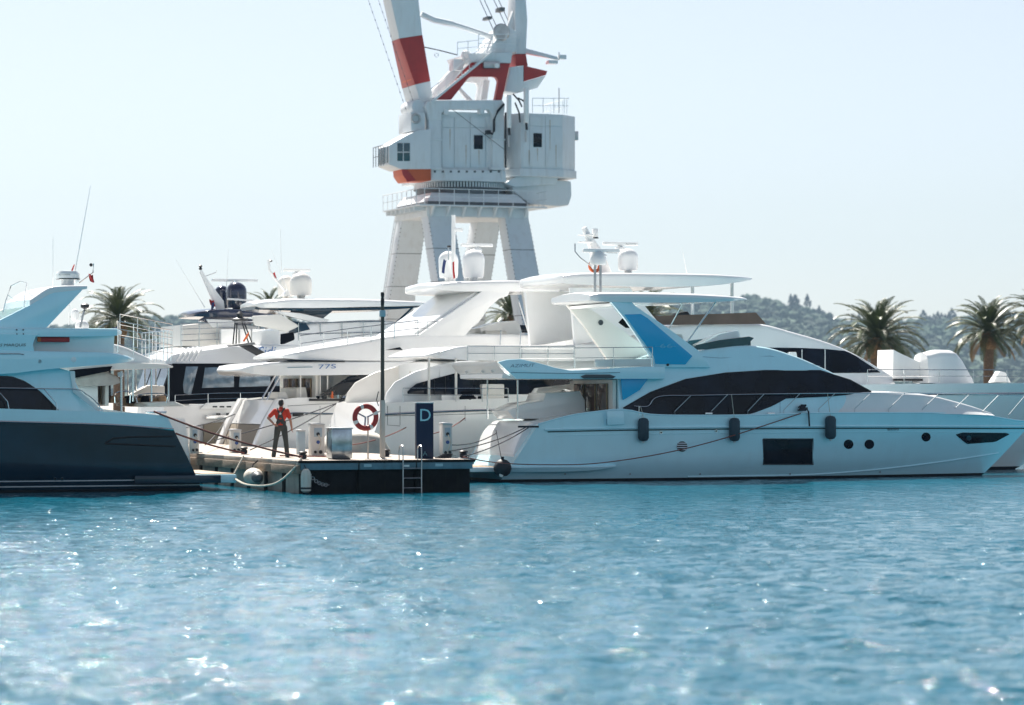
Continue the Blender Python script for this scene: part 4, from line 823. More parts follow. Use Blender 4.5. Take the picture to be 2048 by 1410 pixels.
for a in ((0, 786, 15, 803, 18, 819), (88, 778, 112, 806, 114, 821)): line([(a[0], a[1]), (a[2], a[3]), (a[4], a[5])], c-2.5, .015, 'stanchion', 'steel', A_)
MB().tube([P(243, 825, c-2.3), P(243, 742, c-2.3)], .03, 8).build('overhang_post', 'steel', A_); MB().lathe(P(241, 754, c-2.3), [(.05, 0), (.09, .02), (.09, .13), (.05, .15)], 10).build('post_light', 'steel_dull', A_)
MB().box(P(262, 828, c)[0], P(300, 828, c)[0], c-2.3, c-2.0, P(280, 827, c-2.3)[2], P(280, 822, c-2.3)[2]).build('stern_fairlead', 'steel', A_, bevel=.03)
rope('mooring_line', 'upper red mooring line from the dark yacht to the pier corner', P(308, 823, c-2.3), P(604, 914, .3), .12, .032, 'rope_red'); rope('mooring_line', 'lower red mooring line from the dark yacht stern to the pier', P(352, 867, c-1.5), P(488, 906, 6.5), .05, .03, 'rope_red')
prop(MB().tube(catmull([P(470, 958, c-2.4), P(492, 969, 2.8), P(530, 971, 1.6), P(560, 962, .9), P(590, 935, .2), P(603, 916, .2)], 8), .035, 6).build('mooring_line', 'rope_white'), 'pale slack line looping from the swim platform up to the pier corner', 'rope')
rope('safety_line', 'pale line dropping from the pier edge to the dark yacht swim platform', P(487, 912, 5.6), P(468, 948, 5.2), .0, .03, 'rope_white')

# ------------------------------------------------------------------ big white yacht right behind the blue-white one
c, B = 19.3, 3.2; vn = c-B
I_ = thing('motor_yacht', 'long white yacht behind the blue-white one, radar mast and dome on its hardtop', 'yacht', (P(1400, 900, c)[0], c, 0))
us0, us1 = P(712, 945, vn)[0], P(772, 800, vn)[0]; ub0, ub1 = P(1975, 940, c)[0], P(2290, 760, c)[0]
hI = Hull(c, B, us0, us1, ub0, ub1, sheer_px(c, B, us1, ub1, [(772, 806), (900, 800), (1200, 790), (1500, 775), (1800, 768), (2048, 766), (2280, 764)]))
hI.shell(-.5, .12, 'antifouling', 'antifoul', I_); hI.shell(.12, lambda t: hI.sh(t), 'hull', 'gel', I_, n=80); hI.deck(.05, 'deck', 'gel', I_); hline(hI, lambda t: hI.sh(t)-.42, .04, 'rub_rail', 'steel', I_, .02)
CI = Loft(c, [(884, 803, 728, 2.8, 2.5), (900, 802, 724, 2.8, 2.5), (1000, 800, 716, 2.8, 2.5), (1200, 795, 700, 2.8, 2.45), (1330, 790, 655, 2.75, 2.3), (1420, 785, 648, 2.7, 2.2), (1530, 780, 648, 2.65, 2.1), (1600, 778, 664, 2.6, 2.0), (1700, 775, 696, 2.4, 1.8), (1770, 772, 735, 2.2, 1.6), (1792, 770, 752, 2.0, 1.5)], r=.2, crown=.1, n=60); CI.build('superstructure', 'gel', I_)
wgI = [(768, 806), (774, 785), (790, 764), (830, 743), (900, 724), (960, 718), (960, 806)]
pan(wgI, c-2.52, c-2.40, 'aft_wing', 'gel', I_, .04); pan(wgI, c+2.4, c+2.52, 'aft_wing', 'gel_cream', I_, .04, dv=c-2.52)
door_wall(P(880, 780, c-2.4)[0], c, 2.35, P(880, 803, c-2.6)[2], P(880, 734, c-2.5)[2], I_, 4)
patch(CI, [(814, 784), (830, 768), (870, 757), (915, 745), (1000, 742), (1180, 740)], [(815, 788), (870, 789), (920, 789), (1000, 789), (1180, 787)], 'saloon_window', 'glass', I_, 30, 5, .02)
for x in (868, 890): MB().tube([on(CI, x, 789, .05), on(CI, x, 757 if x < 880 else 752, .05)], .02, 4).build('mullion', 'black', I_)
patch(CI, [(1525, 695), (1600, 696), (1650, 698), (1692, 702), (1735, 724), (1765, 742)], [(1526, 715), (1560, 730), (1610, 745), (1660, 746), (1700, 746), (1766, 745)], 'wheelhouse_window', 'glass', I_, 26, 5, .02)
for x in (1603, 1649): MB().tube([on(CI, x, 742, .045), on(CI, x, 699, .045)], .02, 4).build('mullion', 'gel', I_)
pan([(1577, 710), (1580, 704), (1593, 704), (1595, 716), (1582, 717)], c-2.85, c-2.6, 'wing_mirror', 'gel', I_, .03)
ob = Loft(c, [(848, 714, 711, 2.2, 2.3), (880, 717, 702, 2.7, 2.7), (930, 720, 692, 2.95, 2.9), (1100, 722, 690, 3.0, 2.9), (1300, 720, 688, 2.9, 2.8)], r=.08, crown=0); ob.build('boat_deck_overhang', 'gel', I_)
for x in (858, 912): post(x, 716, 803, vn+.25, I_, .05, 'gel_cream')
railing([P(935, 722, vn+.1), P(1150, 722, vn+.1)], (722-692)*mpp(1000, vn), I_, 1.1, .016)
HI = Loft(c, [(1108, 562, 556, 1.6, 1.7), (1125, 566, 550, 2.3, 2.4), (1180, 570, 546, 2.8, 2.8), (1300, 574, 546, 2.9, 2.9), (1420, 571, 548, 2.7, 2.7), (1480, 564, 552, 2.0, 2.0), (1504, 559, 556, 1.2, 1.2)], r=.16, crown=.08); HI.build('hardtop', 'gel', I_)
pan([(1140, 575), (1260, 575), (1330, 660), (1150, 690)], c-2.5, c-2.3, 'hardtop_support', 'gel', I_, .04); pan([(1140, 575), (1260, 575), (1330, 660), (1150, 690)], c+2.3, c+2.5, 'hardtop_support', 'gel', I_, .04, dv=c-2.5)
for x in (1385, 1464): post(x, 566, 632, c-2.2, I_, .07, 'steel', name='hardtop_post')
WI = [(1305, 650), (1312, 632), (1420, 628), (1512, 625), (1532, 648)]
pan(WI, c-2.3, c-2.27, 'flybridge_windscreen', 'glass_brown', I_, 0); pan(WI, c+2.27, c+2.3, 'flybridge_windscreen', 'glass_brown', I_, 0, dv=c-2.3)
pan([(1352, 648), (1358, 626), (1376, 622), (1384, 634), (1380, 648)], c-1, c-.3, 'helm_seat', 'black', I_, .06)
pan([(1168, 456), (1173, 452), (1186, 474), (1205, 500), (1226, 548), (1196, 548), (1180, 490)], c-.15, c+.15, 'mast_fin', 'gel', I_, .04)
dome(1256, 497, 546, 20.5, c-.8, 'gel', I_); scanner(1206, 1275, 487, c, I_, 10); text('Raymarine', (1252, 490), (1272, 489.5), .06, 'text_dark', I_, c-.105)
MB().lathe(P(1190, 476, c), [(.1, 0), (.12, .04), (.12, .32), (.1, .36)], 12).build('navigation_light', 'gel', I_); MB().lathe(P(1190, 477, c), [(.14, 0), (.14, .04)], 12).build('navigation_light_base', 'black', I_)
for y in (468, 482): pan([(1166, y), (1186, y-1), (1186, y+3), (1166, y+2)], c-.3, c+.3, 'mast_bracket', 'gel', I_, .02)
whip(1374, 548, 1364, 495, c-1, I_); MB().torus(P(1189, 532, c-.6), .2, .06).build('lifebuoy', 'orange', I_)
pan([(1785, 762), (1787, 699), (1800, 706), (1846, 727), (1848, 762)], c-.8, c+.6, 'raised_hatch', 'gel', I_, .03); pan([(1794, 762), (1794, 757), (1846, 757), (1846, 762)], c-2.0, c-1.6, 'deck_slot', 'black', I_, .01)
railing([P(1735, 765, c-2.4), P(1830, 765, c-2.3), P(1990, 765, c-1.9), P(2140, 765, c-1.2)], .5, I_, 1.7, .018, (.5,))
pan([(1985, 765), (2000, 742), (2012, 745), (2022, 765)], c-.6, c-.2, 'windlass_cover', 'gel', I_, .04)
TD = Loft(c-.9, [(1848, 758, 722, .25, .2), (1858, 766, 708, .7, .55), (1890, 768, 702, .8, .6), (1915, 768, 703, .8, .55), (1930, 768, 716, .75, .4), (1948, 766, 756, .5, .3)], r=.25, crown=.06, n=24)
td = thing('covered_tender', 'small tender under a white cover on the foredeck beside the raised hatch', 'tender', (P(1895, 765, c-.9)[0], c-.9, P(1895, 766, c-1.6)[2])); TD.build('tender_cover', 'gel', td)
MB().box(P(1870, 766, c-.9)[0], P(1930, 766, c-.9)[0], c-1.3, c-.5, hI.sh(.8)-.1, P(1895, 762, c-1.6)[2]).build('chock', 'gel_cream', td, bevel=.03)

# ------------------------------------------------------------------ white yacht with slanted arch and hardtop
c, B = 28.0, 3.1; vn = c-B
F_ = thing('motor_yacht', 'white yacht with broad slanted arch, white domes and tall pole in the centre', 'yacht', (P(900, 900, c)[0], c, 0))
us0, us1 = P(498, 935, vn)[0], P(562, 792, vn)[0]; ub0, ub1 = us0+21, us1+23.5
hF = Hull(c, B, us0, us1, ub0, ub1, sheer_px(c, B, us1, ub1, [(562, 800), (600, 795), (700, 797), (900, 790), (1300, 780)]))
hF.shell(-.5, .12, 'antifouling', 'antifoul', F_); hF.shell(.12, lambda t: hF.sh(t), 'hull', 'gel', F_); hF.deck(.05, 'deck', 'gel', F_); hline(hF, lambda t: hF.sh(t)-.6, .03, 'rub_rail', 'steel', F_, .02)
pan([(505, 903), (530, 843), (556, 797), (570, 797), (550, 850), (534, 903)], vn-.02, vn+.55, 'transom_wing', 'gel', F_, .05); pan([(505, 903), (530, 843), (556, 797), (570, 797), (550, 850), (534, 903)], c+2.5, c+3.05, 'transom_wing', 'gel', F_, .05, dv=vn)
pan([(512, 905), (534, 850), (552, 850), (534, 905)], vn+.56, c+2.49, 'stern_shade_panel', 'beige_shade', F_, .04, dv=vn); pan([(534, 849), (560, 800), (575, 800), (556, 849)], vn+.56, c+2.49, 'transom_upper', 'gel', F_, .04, dv=vn)  # dark beige panel paints the shade on the sloping transom
for k in range(5): MB().tube([P(516+k*4.2, 903-k*11, vn+.6), (P(516+k*4.2, 903-k*11, vn+.6)[0], c+2.4, P(516+k*4.2, 903-k*11, vn+.6)[2])], .02, 4).build('transom_seam', 'text_dark', F_)
FS = Loft(c, [(480, 742, 738, 1.8, 1.9), (505, 748, 730, 2.6, 2.7), (560, 751, 724, 3.0, 3.0), (700, 750, 723, 3.1, 3.0), (860, 748, 722, 3.1, 3.0), (1100, 745, 720, 3.0, 2.9)], r=.08, crown=0); FS.build('flybridge_overhang', 'gel', F_)
text('77S', (637, 738), (672, 736.5), .17, 'text_navy', F_, vn-.03); MB().tube([P(575, 735, vn-.02), P(625, 734, vn-.02)], .015, 4).build('hull_script', 'text_grey', F_)
zk = P(620, 800, vn)[2]; ud = P(690, 780, vn+.5)[0]; door_wall(ud-1.2, c, 2.6, zk-.2, P(650, 750, vn+.4)[2], F_, 4)
CF = Loft(c, [(690, 800, 752, 2.6, 2.5), (760, 800, 745, 2.75, 2.6), (1000, 795, 745, 2.8, 2.6), (1200, 790, 745, 2.7, 2.5)], r=.1); CF.build('deckhouse', 'gel', F_)
pan([(640, 790), (700, 752), (760, 746), (760, 752), (715, 768), (690, 790)], vn+.15, vn+.3, 'glass_wing', 'glass', F_, .02)
pan([(706, 808), (703, 790), (712, 770), (735, 757), (770, 746), (770, 808)], vn-.05, vn+.12, 'beige_wing', 'gel_cream', F_, .04)
for x, y in ((717, 776), (743, 762)): MB().lathe(P(x, y, vn-.06), [(.04, 0), (.05, .03)], 10, 'v').build('wing_light', 'black', F_)
for x, d in ((523, 28), (533, 28)): post(x, 750, 800, vn+.3, F_, .03, dx=d)
KF = Loft(c, [(565, 716, 711, 2.2, 2.2), (600, 719, 702, 2.7, 2.7), (690, 721, 688, 2.95, 2.9), (830, 722, 668, 3.0, 2.85), (1000, 722, 668, 3.0, 2.85), (1150, 722, 676, 2.9, 2.7), (1300, 720, 690, 2.7, 2.4)], r=.15, crown=0); KF.build('flybridge_coaming', 'gel', F_)
ar = [(838, 670), (965, 582), (1022, 578), (1016, 592), (998, 598), (978, 616), (958, 645), (944, 656), (930, 672), (930, 690), (838, 690)]
pan(ar, vn+.25, vn+.6, 'arch_side', 'gel', F_, .05); pan(ar, c+2.5, c+2.85, 'arch_side', 'gel_cream', F_, .05, dv=vn+.25)
pan([(1046, 580), (1118, 580), (1132, 690), (1064, 690)], vn+.3, vn+.6, 'hardtop_support', 'gel', F_, .05); 
pan([(830, 668), (960, 580), (972, 582), (842, 672)], vn+.6, c+2.5, 'arch_slope', 'gel', F_, .03, dv=vn+.3)
HF = Loft(c, [(868, 576, 572, 1.7, 1.8), (885, 580, 566, 2.4, 2.5), (940, 583, 563, 2.8, 2.8), (1040, 583, 561, 2.9, 2.9), (1130, 581, 564, 2.7, 2.7), (1185, 578, 573, 2.0, 2.0)], r=.14, crown=.08); HF.build('hardtop', 'gel', F_)
dome(947, 499, 562, 22.5, c-1, 'gel', F_); dome(897, 502, 562, 20, c+.8, 'gel', F_); post(907, 430, 565, c, F_, .09, 'gel', name='mast_pole'); MB().box(P(905, 455, c)[0], P(925, 455, c)[0], c-.1, c+.1, P(915, 463, c)[2], P(915, 456, c)[2]).build('mast_arm', 'gel', F_, bevel=.02)
scanner(922, 985, 490, c, F_, 10); flag(893, 520, -6, 26, c-1.4, F_, 'flag_blue', -4); flag(905, 523, 4, 34, c-1.4, F_, 'flag_red', 2)
line([(897, 491), (897, 520)], c-1.4, .02, 'flag_staff', 'steel', F_); MB().lathe(P(898, 495, c-1.4), [(.06, 0), (.09, .04), (.06, .08)], 8).build('wind_sensor', 'black', F_)
pan([(960, 656), (1000, 645), (1030, 641), (1040, 648), (1046, 672), (1000, 676), (962, 672)], c-1, c+.6, 'flybridge_bar', 'gel', F_, .06); MB().tube([P(968, 676, c-1.2), P(1010, 676, c-1.2)], .3, 12).build('rolled_cover', 'cushion', F_)
railing([P(600, 703, vn+.2), P(690, 690, vn+.2), P(836, 672, vn+.2)], .62, F_, 1.0, .02)
post(1058, 604, 670, vn+.8, F_, .03, dx=-20, name='strut')
pan([(985, 655), (995, 648), (1056, 650), (1056, 666), (985, 666)], c+1.2, c+1.6, 'helm_console', 'glass', F_, .04)
# ------------------------------------------------------------------ yacht with the black canvas enclosure
c, B = 37.2, 2.6; vn = c-B
C_ = thing('motor_yacht', 'white yacht with black canvas enclosure and clear panels round its aft deck', 'yacht', (P(480, 900, c)[0], c, 0))
us0, us1 = P(318, 930, vn)[0], P(330, 812, vn)[0]
hC = Hull(c, B, us0, us1, us0+15, us1+17, sheer_px(c, B, us1, us1+17, [(330, 812), (520, 806), (700, 795)])); hC.shell(-.5, .12, 'antifouling', 'antifoul', C_); hC.shell(.12, lambda t: hC.sh(t), 'hull', 'gel', C_); hC.deck(.04, 'deck', 'gel', C_)
can = [(318, 808), (330, 770), (346, 727), (600, 727), (600, 808)]
pan(can, vn+.1, vn+.16, 'canvas_side', 'canvas', C_, 0); u_ = uz(can, vn+.1)
MB().hexa([(u_[0][0], vn+.17, u_[0][1]), (u_[0][0], c+2.4, u_[0][1]), (u_[2][0], c+2.4, u_[2][1]), (u_[2][0], vn+.17, u_[2][1])], [(u_[0][0]+.05, vn+.17, u_[0][1]), (u_[0][0]+.05, c+2.4, u_[0][1]), (u_[2][0]+.05, c+2.4, u_[2][1]), (u_[2][0]+.05, vn+.17, u_[2][1])]).build('canvas_end', 'canvas', C_)
for k in range(3):
    a0, a1 = vn+.35+k*1.65, vn+1.8+k*1.65; f = lambda t, v: (u_[0][0]+(u_[2][0]-u_[0][0])*t-.02, v, u_[0][1]+(u_[2][1]-u_[0][1])*t)
    MB().add([f(.35, a0), f(.35, a1), f(.92, a1), f(.92, a0)], [(0,1,2,3)]).build('clear_panel', 'vinyl', C_)
for pp in ([(372, 733), (396, 733), (382, 790), (368, 786), (366, 770)], [(410, 735), (467, 734), (468, 774), (404, 776)], [(481, 738), (540, 735), (541, 772), (478, 774)], [(551, 736), (590, 735), (590, 772), (549, 772)]): pan(pp, vn+.07, vn+.095, 'clear_panel', 'vinyl', C_, .005)
RC = Loft(c, [(332, 728, 722, 2.2, 2.0), (350, 729, 708, 2.4, 2.2), (420, 729, 699, 2.5, 2.1), (478, 729, 692, 2.5, 2.0), (520, 729, 706, 2.4, 2.0), (560, 729, 719, 2.3, 2.0), (620, 729, 723, 2.3, 2.0)], r=.12, crown=.1); RC.build('cabin_roof', 'gel', C_)
for i in range(5): x = 352+i*9; MB().tube([on(RC, x, 722, .02), on(RC, x+14, 704-i*1.5, .02), (on(RC, x+30, 704-i, .02)[0], c, RC.zh(on(RC, x+30, 704, .02)[0])+.13)], .035, 5).build('roof_rib', 'gel', C_)
pan([(400, 818), (412, 806), (520, 800), (545, 806), (545, 818)], vn-.02, vn+.08, 'side_moulding', 'gel', C_, .02)
for x in range(425, 540, 14): MB().box(P(x, 806, vn)[0], P(x+9, 806, vn)[0], vn-.04, vn-.021, P(x, 815, vn)[2], P(x, 812, vn)[2]).build('vent_slot', 'black', C_)
pan([(408, 848), (424, 846), (524, 838), (524, 905), (408, 905)], vn-.32, vn-.1, 'stern_shade_panel', 'beige_shade', C_, .02)  # beige panel with the shade of the hull's stern painted in
MB().box(P(408, 832, vn)[0], P(470, 832, vn)[0], vn-.35, vn-.05, P(408, 838, vn)[2], P(408, 830, vn)[2]).build('folded_bathing_ladder', 'steel', C_, bevel=.04)
pan([(478, 690), (498, 686), (560, 722), (548, 729)], vn-.5, vn-.2, 'gangway_arm', 'black', C_, .03); pan([(462, 690), (508, 684), (512, 689), (466, 693)], vn-.7, vn+.1, 'gangway_foot', 'crane_dark', C_, .02)
for x0, x1 in ((466, 470), (472, 474), (484, 498), (488, 505)): line([(x0, 688), (x1, 645)] if x0 < 480 else [(x1, 688), (x0, 645)], vn-.4, .03, 'gangway_strut', 'black', C_)
MB().lathe(P(480, 644, vn-.4), [(.05, 0), (.35, .05), (.35, .12), (.12, .2), (.15, .35), (.05, .45)], 14).build('search_light', 'black', C_); pan([(494, 668), (498, 664), (496, 674), (488, 684), (486, 682)], vn-.5, vn-.46, 'red_strap', 'orange', C_, 0)
# ------------------------------------------------------------------ yacht with twin white domes and long dark hardtop
c, B = 46.5, 3.0; vn = c-B
E_ = thing('motor_yacht', 'white yacht with twin beige-white domes on a long dark-edged hardtop', 'yacht', (P(700, 900, c)[0], c, 0))
us1 = P(430, 810, vn)[0]; hE = Hull(c, B, us1-1, us1, us1+22, us1+25, [(0, 2.9), (1, 3.6)]); hE.shell(-.5, lambda t: hE.sh(t), 'hull', 'gel', E_); hE.deck(.05, 'deck', 'gel', E_)
CE = Loft(c, [(445, 800, 712, 2.6, 2.5), (520, 800, 692, 2.7, 2.6), (700, 800, 686, 2.8, 2.6), (900, 800, 682, 2.7, 2.4)], r=.15); CE.build('superstructure', 'gel', E_)
text('Sidi', (516, 712), (552, 711), .42, 'text_navy', E_, vn+.25, shear=.2)
KE = Loft(c, [(560, 692, 660, 2.5, 2.4), (640, 690, 646, 2.6, 2.4), (760, 688, 640, 2.5, 2.2), (860, 686, 660, 2.3, 2.0)], r=.15, crown=0); KE.build('flybridge_coaming', 'gel', E_)
HE = Loft(c, [(508, 612, 608, 1.2, 1.3), (530, 616, 603, 2.0, 2.1), (610, 616, 598, 2.6, 2.6), (720, 614, 599, 2.6, 2.6), (820, 612, 603, 2.2, 2.2), (862, 610, 606, 1.4, 1.5)], r=.12, crown=.1); HE.build('hardtop', 'gel', E_)
HE2 = Loft(c, [(510, 619, 612, 1.2, 1.3), (610, 622, 615.5, 2.5, 2.5), (780, 619, 613.5, 2.3, 2.3), (860, 613, 611, 1.3, 1.4)], r=.04, crown=0); HE2.build('hardtop_underside', 'navy', E_)
pan([(585, 620), (668, 620), (640, 642), (575, 634)], c-2.1, c-1.9, 'hardtop_support', 'navy', E_, .03); pan([(550, 622), (600, 626), (660, 640), (640, 648), (560, 628)], c-2.3, c-2.1, 'side_fin', 'gel', E_, .03)
pan([(505, 632), (560, 628), (600, 652), (575, 664), (510, 650)], c-2.5, c-2.3, 'wind_deflector', 'gel_cream', E_, .04); pan([(566, 640), (612, 645), (640, 690), (590, 690)], c-2.45, c-2.35, 'tinted_screen', 'navy', E_, .03)
line([(826, 614), (772, 665)], c-2, .05, 'strut', 'navy', E_); line([(860, 612), (838, 650)], c-2, .05, 'strut', 'gel', E_)
dome(602, 545, 596, 22, c-.9, 'gel_cream', E_); dome(572, 551, 597, 17, c+1, 'gel_cream', E_); scanner(567, 620, 540, c, E_, 8)
line([(537, 520), (539, 540), (548, 556), (580, 592)], c-.4, .06, 'mast_fin', 'gel', E_); MB().lathe(P(541, 524, c-.4), [(.04, 0), (.12, .05), (.04, .1)], 8).build('wind_sensor', 'black', E_); flag(544, 545, 6, 13, c-.4, E_, 'flag_red', 4); pan([(566, 592), (575, 578), (584, 592)], c-.6, c-.2, 'search_light', 'gel', E_, .04)
whip(580, 590, 543, 500, c-1, E_); whip(563, 545, 561, 458, c, E_)
railing([P(597, 690, c-2.5), P(770, 686, c-2.5)], 1.0, E_, 1.0, .025, (.5,))
# ------------------------------------------------------------------ yacht with navy domes
c, B = 55.0, 2.9; vn = c-B
D_ = thing('motor_yacht', 'white yacht with navy domes and navy hardtop at the back of the row', 'yacht', (P(500, 900, c)[0], c, 0))
us1 = P(345, 810, vn)[0]; hD = Hull(c, B, us1-1, us1, us1+19, us1+22, [(0, 2.9), (1, 3.6)]); hD.shell(-.5, lambda t: hD.sh(t), 'hull', 'gel', D_); hD.deck(.05, 'deck', 'gel', D_)
CD = Loft(c, [(335, 800, 705, 2.4, 2.2), (400, 800, 690, 2.6, 2.4), (600, 800, 684, 2.6, 2.4)], r=.15); CD.build('superstructure', 'gel', D_)
KD = Loft(c, [(366, 692, 650, 2.3, 2.3), (420, 692, 646, 2.4, 2.3), (520, 690, 652, 2.3, 2.2)], r=.12, crown=0); KD.build('flybridge_coaming', 'gel_cream', D_)
for x0, x1 in ((440, 475), (478, 500), (502, 530)): MB().box(P(x0, 680, vn)[0], P(x1, 680, vn)[0], vn-.2, vn+.3, P(x0, 688, vn)[2], P(x0, 658, vn)[2]).build('locker', 'gel', D_, bevel=.05)
HD = Loft(c, [(378, 631, 628, 1.0, 1.1), (395, 633, 624, 1.9, 2.0), (440, 634, 619, 2.4, 2.4), (500, 634, 620, 2.3, 2.3), (545, 631, 626, 1.5, 1.5)], r=.1, crown=.1); HD.build('hardtop', 'navydome', D_)
pan([(395, 642), (410, 633), (470, 633), (520, 640), (500, 650), (420, 646)], c-2.2, c-2.0, 'hardtop_support', 'navydome', D_, .03); pan([(412, 638), (468, 640), (470, 655), (424, 655)], c-2.4, c-2.25, 'wind_deflector', 'gel', D_, .03)
pan([(400, 543), (404, 540), (420, 565), (448, 602), (450, 622), (436, 622), (424, 598)], c-.9, c-.7, 'mast_fin', 'gel', D_, .03); dome(473, 564, 622, 20.5, c-.4, 'navydome', D_); dome(444, 571, 622, 15, c+1.2, 'navydome', D_); scanner(423, 515, 560, c+.2, D_, 6)
MB().lathe(P(401, 540, c-.8), [(.05, 0), (.1, .06), (.05, .12), (.1, .2), (.03, .25)], 8).build('wind_sensor', 'black', D_); line([(412, 552), (432, 545), (433, 540)], c-.8, .02, 'antenna_arm', 'steel', D_); flag(428, 600, -10, 12, c-1, D_, 'flag_red', 3); flag(424, 604, 6, 14, c-1.6, D_, 'flag_blue', -2)
MB().tube([P(455, 598, c-1.6), P(520, 602, c-1.6)], .05, 6).build('fishing_rod_rack', 'gel', D_); whip(452, 585, 457, 500, c, D_); whip(410, 615, 352, 520, c-1, D_)
railing([P(362, 696, vn-.1), P(470, 692, vn-.1)], 1.15, D_, .9, .025, (.3, .55, .78))
# ------------------------------------------------------------------ yacht behind the dark one
c, B = 15.0, 2.6; vn = c-B
B_ = thing('motor_yacht', 'white yacht mostly hidden behind the dark one, posts under its aft overhang', 'yacht', (P(150, 900, c)[0], c, 0))
us1 = P(372, 850, vn)[0]; us0 = P(392, 930, vn)[0]; hB = Hull(c, B, us0, us1, us0-15, us1-18, [(0, P(380, 838, vn)[2]), (.3, P(300, 806, vn)[2]), (1, 2.9)]); hB.shell(-.5, .12, 'antifouling', 'antifoul', B_); hB.shell(.12, lambda t: hB.sh(t), 'hull', 'gel', B_); hB.deck(.05, 'deck', 'gel', B_)
OB = Loft(c, [(346, 735, 732, 2.0, 2.0), (330, 737, 728, 2.4, 2.4), (230, 739, 724, 2.55, 2.5), (60, 742, 722, 2.5, 2.5), (-200, 745, 715, 2.4, 2.4)], r=.06, crown=0); OB.build('flybridge_overhang', 'gel_cream', B_)
for x in (266, 303, 337): post(x, 736, 803, vn+.2, B_, .035)
CB = Loft(c, [(196, 815, 738, 2.3, 2.2), (60, 815, 738, 2.4, 2.2), (-200, 815, 738, 2.4, 2.2)], r=.05); CB.build('deckhouse', 'gel', B_); door_wall(P(213, 790, vn+.2)[0], c, 2.2, P(220, 812, vn)[2], P(220, 740, vn)[2], B_, 3)
KB = Loft(c, [(300, 726, 716, 2.2, 2.2), (240, 728, 690, 2.4, 2.3), (100, 728, 668, 2.4, 2.3), (-100, 728, 660, 2.3, 2.1)], r=.15, crown=0); KB.build('flybridge_coaming', 'gel', B_)
railing([P(236, 704, vn+.1), P(300, 715, vn+.1), P(345, 722, vn+.3), (P(345, 722, vn+.3)[0], c+2.3, P(345, 722, vn+.3)[2])], 1.05, B_, .55, .018, (.25, .5, .75))
railing([P(240, 690, c+2.2), P(345, 710, c+2.2)], 1.1, B_, .6, .018, (.33, .66))
pan([(290, 814), (295, 805), (350, 803), (372, 812)], vn+.2, c+1.5, 'stern_seat', 'cushion', B_, .05); MB().box(P(240, 800, c)[0], P(330, 800, c)[0], c-.5, c+.6, P(240, 812, c)[2], P(240, 796, c)[2]).build('cockpit_table', 'teak', B_, bevel=.02)
dome(164, 640, 664, 14, c+.5, 'gel', B_); line([(160, 655), (168, 622), (172, 614)], c, .04, 'mast', 'steel_dull', B_); MB().lathe(P(170, 618, c), [(.05, 0), (.15, .05), (.15, .15), (.06, .2)], 10).build('navigation_light', 'black', B_); dome(150, 618, 644, 8, c+1, 'gel', B_); whip(138, 650, 139, 560, c, B_)
flag(226, 654, 10, 14, c-2.4, B_, 'flag_blue', -6)
di = thing('covered_dinghy', 'dinghy under a wrinkled beige cover behind the dark yacht', 'dinghy', (P(190, 770, vn)[0], vn+.4, P(190, 770, vn)[2]))
DI = Loft(vn+.5, [(140, 766, 752, .3, .2), (165, 772, 742, .55, .4), (195, 772, 738, .6, .4), (225, 770, 748, .5, .3), (240, 766, 758, .3, .2)], r=.2, crown=.05, n=20); DI.build('dinghy_cover', 'cover', di); pan([(140, 740), (225, 732), (220, 742), (150, 756)], vn-.15, vn+.0, 'dark_flap', 'canvas', di, .02)
# a small dome-shaped dinghy bow in white by the canvas yacht
# ------------------------------------------------------------------ fittings that fill the decks of the moored row
def seam(sf, pts, parent, m='text_dark', r=.008): return MB().tube([on(sf, x, y, .006) for x, y in pts], r, 4).build('panel_seam', m, parent)
for pts in ([(1213, 838), (1213, 850), (1247, 849), (1247, 822)], [(1385, 712), (1440, 716), (1540, 712), (1640, 732)], [(1560, 800), (1560, 826)], [(1700, 797), (1700, 826)]): seam(SS if pts[0][1] < 800 or pts[0][0] > 1500 else hM, pts, M_, 'text_grey', .007)
for x in (1180, 1420, 1545, 1690, 1780, 1890): MB().box(*[a for q in [on(hM, x, 829, -.12)] for a in (q[0]-.14, q[0]+.14, q[1]-.03, q[1]+.03, q[2]+.0, q[2]+.07)]).build('deck_cleat', 'steel', M_, bevel=.02)
for x in (1130, 1260, 1400, 1580, 1760): disc(hM, x, 948 if x < 1700 else 944, 1.6, 'drain', 'steel_dull', M_, .02, 10)
for t, r in ((.06, .3), (.14, .25)):
    u_, w_, z_ = hM.S(t, .3)
# long white yacht: side rail, seams, hull ports, deck gear
pts = [on(CI, x, 801, .35) for x in (800, 860, 940, 1010)]; zt = [(p[0], p[1], p[2]-.05) for p in pts]; railing(zt, .5, I_, 1.1, .014)
for pts in ([(775, 812), (775, 850), (800, 852)], [(800, 812), (800, 850)], [(930, 812), (930, 842)], [(770, 832), (870, 830), (1000, 826)]): seam(hI, pts, I_)
q = on(hI, 940, 800, -.3); MB().lathe(q, [(.3, 0), (.34, .08), (.2, .2), (.28, .3), (.1, .36)], 12).build('covered_winch', 'canvas', I_)
MB().box(q[0]+.4, q[0]+1.6, q[1]-.1, q[1]+.3, q[2], q[2]+.14).build('deck_box', 'canvas', I_, bevel=.04)
for x in (1170, 1215, 1262): MB().tube([P(x, 716, 21.5), P(x, 692, 21.5)], .02, 5).build('boat_deck_stanchion', 'steel', I_)
pan([(1080, 722), (1088, 708), (1122, 708), (1130, 722)], 19, 20.4, 'sun_pad', 'cushion', I_, .05); pan([(1242, 686), (1243, 664), (1266, 662), (1270, 686)], 18.5, 19.6, 'flybridge_seat', 'cushion', I_, .05)
MB().box(P(965, 790, 16.3)[0], P(1010, 790, 16.3)[0], 16.35, 18.5, P(1000, 800, 16.3)[2], P(1000, 768, 16.3)[2]).build('aft_locker', 'gel_cream', I_, bevel=.06)
